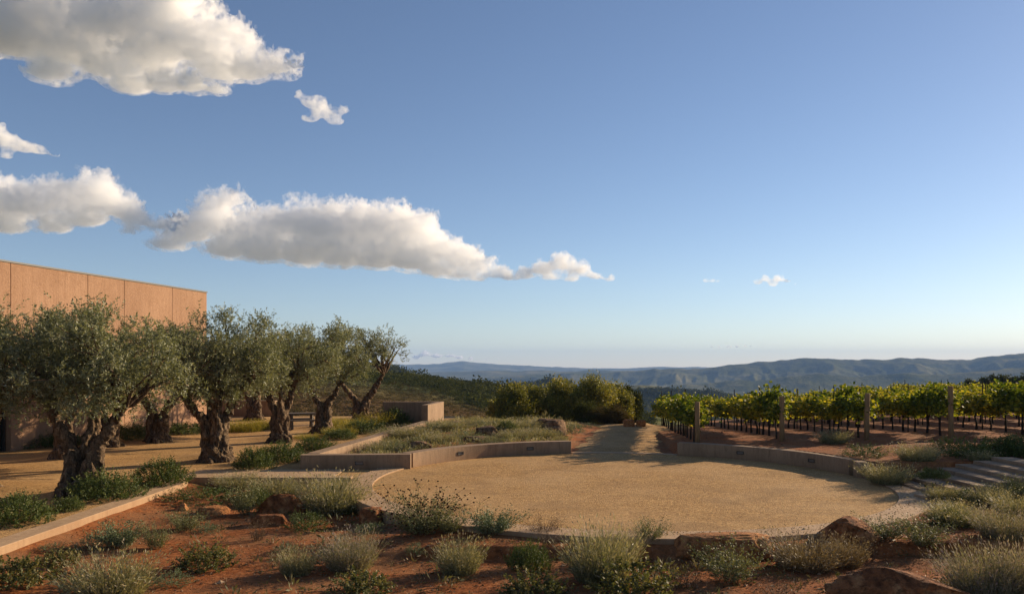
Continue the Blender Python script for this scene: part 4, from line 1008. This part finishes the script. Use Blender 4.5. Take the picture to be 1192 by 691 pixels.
olive((-13.5,19.9,.03), 5, 5.0, (.3,0,2.2,2.0,2.0), [(-.8,.2,2.2),(.8,-.2,2.1)], 'olive tree cut off by the edge of the view beside the building', clumps=135)
olive(tree_at(251,535), 8, 5.15, (.15,.0,2.0,2.0,1.95), [(-1.25,.0,2.4),(.85,.1,2.4),(.25,-.5,2.6),(-.35,.4,2.6)], 'second olive along the gravel edge with a broad knotted trunk', tr=.38, clumps=150)
olive(tree_at(326,513), 12, 5.05, (.1,0,1.85,1.9,2.05), [(-.7,0,2.4),(.6,.2,2.5),(.15,-.4,2.4)], 'third olive along the gravel edge standing before the picnic table', tr=.34, clumps=110)
olive(tree_at(376,502), 15, 5.2, (.25,0,2.05,1.9,2.2), [(-.55,0,2.0),(.75,0,2.2)], 'olive with a short stout trunk forked low in yellow grass', tr=.38, leafn=.8, clumps=110)
olive(tree_at(420,491), 19, 5.45, (.55,0,2.0,1.9,3.0), [(-1.15,0,2.3),(1.25,.1,2.7)], 'last olive of the court with a wide open forked crown against the sky', tr=.42, leafn=.8, clumps=60, dens=.85, holes=.3)
olive(tree_at(296,488), 23, 4.9, (0,0,1.8,1.6,2.4), [(-1.2,0,2.6),(.4,0,2.4)], 'dark leaning olive in front of the low boundary wall', tr=.40, leafn=.6, clumps=60)
olive(tree_at(184,513), 26, 5.1, (.1,0,2.0,1.8,2.2), [(-1.0,0,2.4),(1.1,0,2.5)], 'shaded olive standing between the largest olive and the building', tr=.38, leafn=.7, clumps=85)
olive(tree_at(74,533), 29, 4.7, (-.1,0,1.9,1.8,2.2), [(-.8,0,2.3),(.8,0,2.5)], 'thin trunked olive right behind the closest olive near dark glazing', tr=.26, leafn=.7, clumps=80)
olive(tree_at(128,518), 32, 4.6, (0,0,1.8,1.8,2.0), [(-.8,0,2.2),(.9,0,2.3)], 'shaded olive close to the building behind the largest crown', tr=.30, leafn=.6, clumps=70)
o = olive((23.0,28.2,.6), 35, 5.0, (0,0,2.3,2.3,1.8), [(-.9,0,2.2),(.9,0,2.3)], 'olive tree beside the top of the stone steps', tr=.42, leafn=.6, clumps=110)

# ------------------------------------------------------------------ leafy trees beyond the planter and on the far slopes
L_TREE = leaf_mat('autumn_tree_leaf', [(0,(.055,.065,.015)), (.5,(.165,.17,.034)), (.85,(.34,.29,.05)), (1,(.46,.34,.06))], .35)
L_OAK = leaf_mat('oak_leaf', [(0,(.022,.030,.010)), (.6,(.06,.068,.020)), (1,(.12,.115,.035))], .25, .9, .03)
L_BRN = leaf_mat('brush_leaf', [(0,(.035,.026,.012)), (.6,(.085,.065,.028)), (1,(.16,.12,.05))], .25, .9, .03)
def bush_tree(name, x, y, z, w, h, mat, label, seed, cat='tree', group=None, clumps=80, per=230, leaf=.13, bare=.12):
    rng = np.random.default_rng(seed); root = empty(name, (x,y,z)); tag(root, label, cat, group)
    C = []; lump = rng.uniform(0,100)
    while len(C) < clumps:
        v = unit(rng.normal(size=3)); r = rng.uniform(0,1)**.4; L = 1+.45*float(fbm(np.array([v*1.6+lump]), 3, seed)[0]); p = v*r*L
        zz = min(h*(bare+(1-bare)*(.5+.5*p[2])), h*.96)
        if zz < h*.03: continue
        C.append((p[0]*w/2, p[1]*w/2, zz))
    C = np.array(C); m = MB(); 
    for s in range(3):
        a = s*2.1; m.tube(np.array([(0.05*math.cos(a),.05*math.sin(a),-.3),(w*.04*math.cos(a),w*.04*math.sin(a),h*.25),(w*.14*math.cos(a),w*.14*math.sin(a),h*.6)]), [h*.028,h*.02,h*.008], 7)
    for c in C[:26]: m.tube(bez(np.array([0,0,h*.2]), np.array([c[0]*.4,c[1]*.4,c[2]*.7]), c, 5), np.linspace(h*.01, h*.003, 5), 4)
    m.build('trunk', M_BARK, root, True)
    A = Acc(); n = clumps*per; idx = np.repeat(np.arange(clumps), per); P = C[idx]+rng.normal(0, 1, (n,3))*np.array([w*.085,w*.085,h*.065]); P[:,2] = np.maximum(P[:,2], .02)
    D = rng.normal(size=(n,3))+unit(C[idx]-np.array([0,0,h*.4]))*.8
    tt = np.clip(np.repeat(rng.uniform(0,1,clumps),per)*.4+rng.uniform(0,.6,n), 0, 1)
    A.add(*leaves(P, D, leaf*rng.uniform(.7,1.3,n), leaf*.6, rng, tt)); A.mesh('crown', mat, root)
    return root
def far_tree(px, ytop, ybase, Y, wpx, *a, **k):
    kx = Y/F; z = EYE-(ybase-CYH)*kx; return bush_tree(k.pop('name','leafy_tree'), (px-CX)*kx, Y, z, wpx*kx*.98, (ybase-ytop)*kx*1.03, *a, **k)
G = 'yellow green trees at the crest of the hill'
far_tree(598, 451, 505, 52, 46, L_TREE, 'yellow green tree standing first beside the brown hillside', 101, group=G)
far_tree(628, 448, 506, 54, 44, L_TREE, 'yellow green tree second from the brown hillside', 102, group=G)
far_tree(655, 447, 505, 51, 42, L_TREE, 'bright yellow green tree directly behind the topmost rock', 103, group=G)
far_tree(686, 442, 506, 50, 52, L_TREE, 'tallest tree of the yellow green clump beside the track', 104, group=G, clumps=85)
far_tree(716, 451, 506, 53, 38, L_TREE, 'olive green tree right of the tallest one in the clump', 105, group=G)
far_tree(732, 455, 504, 55, 28, L_OAK, 'dark rounded tree closing the clump on the vineyard side', 106, group=G, clumps=50)
far_tree(682, 468, 501, 46.5, 44, L_OAK, 'dark evergreen shrub at the foot of the tallest tree', 107, name='evergreen_shrub', cat='shrub', group=G, clumps=50, leaf=.07)
far_tree(708, 472, 501, 46, 42, L_BRN, 'brownish dark shrub where the track bends away', 108, name='evergreen_shrub', cat='shrub', group=G, clumps=50, leaf=.07)
far_tree(722, 479, 500, 45, 22, L_BRN, 'small brown bush beside the rust brown stone blocks', 109, name='evergreen_shrub', cat='shrub', group=G, clumps=30, leaf=.06)
far_tree(580, 465, 500, 56, 24, L_TREE, 'small yellow green tree set apart at the edge of the clump', 110, group=G, clumps=40)
G = 'dark trees beyond the vineyard'
for i, (px, yt, w) in enumerate(((1132,442,16),(1146,441,18),(1160,438,14),(1174,439,20),(1188,437,18))):
    far_tree(px, yt, 462, 150, w*1.4, L_OAK, ('first','second','third','fourth','last')[i]+' dark oak in the line beyond the vineyard, counted from the open valley', 120+i, group=G, clumps=26, per=90, leaf=.34)

# scrub on the slopes: nobody could count it
def scrub(name, n, urange, yfun, size, mat, seed, keep=None, per=34, lf=.30):
    rng = np.random.default_rng(seed); u = rng.uniform(*urange, n); Y = yfun(rng, n, u); X = (u-CX)/F*Y; 
    if keep is not None: k = keep(X, Y, u, rng); X, Y = X[k], Y[k]
    n = len(X); Z = near_or_far(X, Y); s = rng.lognormal(0, .4, n)*size; sc = s*(Y/200)**.0
    D = unit(rng.normal(size=(n,per,3))); D[...,2] = np.abs(D[...,2]); C = np.stack([X,Y,Z],1)[:,None]+D*(s[:,None,None]*rng.uniform(.3,1.0,(n,per,1)))*np.array([1,1,.8])
    tt = np.clip(np.repeat(rng.uniform(0,1,n), per)*.6+rng.uniform(0,.4,n*per), 0, 1)
    A = Acc(); L = (np.repeat(s, per)*lf*2); A.add(*leaves(C.reshape(-1,3), rng.normal(size=(n*per,3))+D.reshape(-1,3)*.5, L, L*.7, rng, tt))
    tag(A.mesh(name, mat), kind='stuff')
def near_or_far(X, Y): return np.where(Y < 60, near_h(X, Y), far_h(X, Y))
def keep1(X, Y, u, rng):
    g = fbm2(X, Y, 26, 3, 90)
    return g+rng.normal(0,.12,len(X)) > np.interp(Y, [60,150,175,200,240], [.75,.60,.2,-.35,-.6])
scrub('scrub', 24000, (300, 760), lambda r,n,u: r.uniform(75, 245, n), .8, L_OAK, 201, keep1, 60, .13)
scrub('dry_scrub', 14000, (200, 760), lambda r,n,u: r.uniform(56, 210, n), .30, L_BRN, 202, None, 24, .16)
scrub('hill_woods', 5200, (300, 900), lambda r,n,u: r.uniform(520, 690, n), 3.0, L_OAK, 203, None, 30, .2)
scrub('valley_woods', 16000, (470, 900), lambda r,n,u: r.uniform(780, 1080, n), 2.9, L_OAK, 204, None, 26, .2)

# ------------------------------------------------------------------ the vineyard
L_VINE = [leaf_mat('vine_leaf', [(0,(.04,.07,.008)), (.45,(.14,.175,.018)), (.8,(.38,.34,.03)), (1,(.58,.40,.035))], .52),
          leaf_mat('yellowing_vine_leaf', [(0,(.07,.10,.010)), (.4,(.25,.245,.024)), (.75,(.52,.41,.04)), (.92,(.50,.24,.03)), (1,(.38,.08,.02))], .52)]
M_VTR = NT('vine_bark').bsdf((.030,.020,.014), .95, .1)
M_POST = (lambda t: t.bsdf(t.ramp(t.noise(t.coord('Object', (20,20,1.5)), 2, 5, .6), [(.3,(.15,.09,.042)), (.7,(.33,.205,.10))]), .9, .15))(NT('weathered_post'))
M_WIRE = NT('trellis_metal').bsdf((.10,.09,.08), .6, .3)
def vine_proto(seed):
    rng = np.random.default_rng(seed); m = MB()
    P = np.array([(0,0,-.1),(rng.normal(0,.015),rng.normal(0,.015),.25),(rng.normal(0,.02),rng.normal(0,.02),.5),(0,0,.72)]); m.tube(P, [.045,.034,.030,.038], 7)
    for s in (-1,1): m.tube(wob(np.array([(0,0,.70),(0,.25*s,.78),(0,.5*s,.80),(0,.76*s,.79)]), .015, rng), [.030,.022,.018,.012], 6)
    C = []
    for k in range(16):
        y = -.72+1.44*k/15; top = np.array([rng.normal(0,.14), y+rng.normal(0,.14), rng.choice([rng.uniform(1.1,1.42), rng.uniform(1.2,1.56), rng.uniform(1.3,1.68)])]); b = np.array([0,y,.80])
        pts = bez(b, (b+top)/2+rng.normal(0,.06,3), top, 6); m.tube(pts, np.linspace(.007,.003,6), 3, cap=False); C.append(pts)
    n = 980; k = rng.integers(0, 16, n); s = rng.uniform(0,1,n); Cp = np.array(C); f = s*5; i = np.minimum(f.astype(int),4); f = (f-i)[:,None]
    P = Cp[k,i]*(1-f)+Cp[k,i+1]*f + rng.normal(0,1,(n,3))*np.array([.17,.10,.10]); D = rng.normal(size=(n,3))*np.array([1,1,.7])+np.array([0,0,-.25])
    A = Acc(); V, Q, T = leaves(P, D, rng.uniform(.10,.16,n), rng.uniform(.10,.14,n), rng, np.clip(rng.uniform(0,.75,n)+.35*(1.2-P[:,2])*rng.uniform(0,1,n), 0, 1), .12); A.add(V, Q, T)
    tr = m.build('trunk', M_VTR); fo = A.mesh('foliage', L_VINE[0]); d = (tr.data, fo.data)
    for o in (tr, fo): bpy.data.objects.remove(o)
    d2 = d[1].copy(); d2.materials.clear(); d2.materials.append(L_VINE[1]); return (*d, d2)
VP = [vine_proto(300+i) for i in range(6)]
post_d = None
def post_mesh(r, h):
    m = MB(); m.tube(np.array([(0,0,-.3),(0,0,h*.5),(0,0,h-.02),(0,0,h)]), [r,r,r*.98,r*.85], 12); o = m.build('post', M_POST, None, True); d = o.data; bpy.data.objects.remove(o); return d
PD = post_mesh(.092, 1.76); SD = post_mesh(.022, 1.95); SD.materials.clear(); SD.materials.append(M_VTR)
ORD = ['first','second','third','fourth','fifth','sixth','seventh','eighth','ninth','tenth','eleventh','twelfth','thirteenth','fourteenth','fifteenth','sixteenth','seventeenth','eighteenth','nineteenth','twentieth','twenty-first','twenty-second','twenty-third','twenty-fourth','twenty-fifth']
rv = random.Random(12); ROWA = math.atan(.107)
for r in range(9):
    x0 = 6.75+3.08*r; y0 = 29.0; nv = [13,19,22,25,25,25,25,25,25][r]
    dx, dy = math.sin(ROWA), math.cos(ROWA); rn = ORD[r]+' row'
    def at(s): return (x0+dx*s, y0+dy*s)
    x, y = at(0); h0 = gh(x, y)
    if CX+F*x/y < 1215:
        o = bpy.data.objects.new('timber_post', PD); COL.objects.link(o); o.location = (x, y, h0); sc_ = [.88,.92,.96,1.08,1][min(r,4)]; o.scale = (1,1,sc_); o.rotation_euler = (rv.uniform(-.02,.02), rv.uniform(-.02,.02), rv.uniform(0,6))
        tag(o, ['thick timber end post of the vine row closest to the track','thick timber end post behind the middle of the vineyard wall','slightly leaning timber end post behind the pale tuft','tallest timber end post above the dark plants by the steps','timber end post outside the far end of the wall'][min(r,4)], 'post', 'timber posts at the row ends')
    m = MB()
    for z in (.80, 1.15, 1.45):
        pts = np.array([(at(s)[0], at(s)[1], gh(*at(s))+z) for s in np.linspace(0, nv*1.22+1, 12)]); m.tube(pts, .006, 4)
    if any(CX+F*at(s)[0]/at(s)[1] < 1210 for s in (0, nv*1.22)):
        tag(m.build('trellis_wire', M_WIRE), 'thin trellis wires running along the '+rn+' of vines from the track', 'trellis wire', 'trellis wires of the vine rows')
    for k in range(nv):
        s = .9+1.22*k; x, y = at(s); u = CX+F*x/y
        if u > 1240 and not (r < 7 and k < 4): continue
        if rv.random() < .03 and k > 3: continue
        tr, f1, f2 = VP[rv.randrange(6)]; yel = (k > 1 or r in (0,5,6)) and rv.random() < (.3 if r == 0 else .72+.03*r)
        root = empty('grapevine', (x, y, gh(x, y)), -ROWA+(math.pi if rv.random() < .5 else 0)+rv.uniform(-.05,.05)); hs = rv.uniform(.9,1.06)*(1.16 if k < 2 and 0 < r < 5 else 1); root.scale = (rv.uniform(.95,1.3), rv.uniform(1.0,1.15), hs*rv.uniform(.94,1.08))
        for nm, me in (('trunk', tr), ('foliage', f2 if yel else f1)):
            c = bpy.data.objects.new(nm, me); COL.objects.link(c); c.parent = root
        tag(root, ('yellowing' if yel else 'green leafy')+' grapevine, '+ORD[k]+' plant of the '+rn+' counted from the track', 'grapevine', 'grapevines trained in rows')
        if k % 5 == 2:
            o = bpy.data.objects.new('stake', SD); COL.objects.link(o); o.location = (x+dx*.7, y+dy*.7, gh(x,y)); tag(o, 'thin dark stake after the '+ORD[k]+' vine of the '+rn+' from the track', 'stake', 'thin dark stakes in the vine rows')

# ------------------------------------------------------------------ picnic table behind the third olive
def table():
    x, y = gp(351, 498, .03); root = empty('picnic_table', (x, y, .02), .35); tag(root, 'weathered grey picnic table with benches standing between the olive trunks', 'table')
    mw = (lambda t: t.bsdf(t.ramp(t.noise(t.coord('Object', (1,12,12)), 2, 5, .6), [(.3,(.07,.055,.045)), (.7,(.20,.17,.14))]), .9, .15))(NT('weathered_wood'))
    m = MB()
    for k in range(5): m.box((0, -.30+.15*k, .75), (1.35, .14, .07))
    m.build('table_top', mw, root)
    for s in (-1,1):
        m = MB()
        for k in (0,1): m.box((0, s*(.60+.13*k), .44), (1.35, .12, .07))
        m.build('bench', mw, root)
        for e in (-1,1):
            m = MB(); m.tube(np.array([(e*.5, s*.12, .73),(e*.5, s*.52, .0)]), .07, 4); m.build('leg', mw, root)
    for e in (-1,1):
        m = MB(); m.box((e*.5, 0, .40), (.08, 1.45, .12)); m.build('crossbar', mw, root)
table()
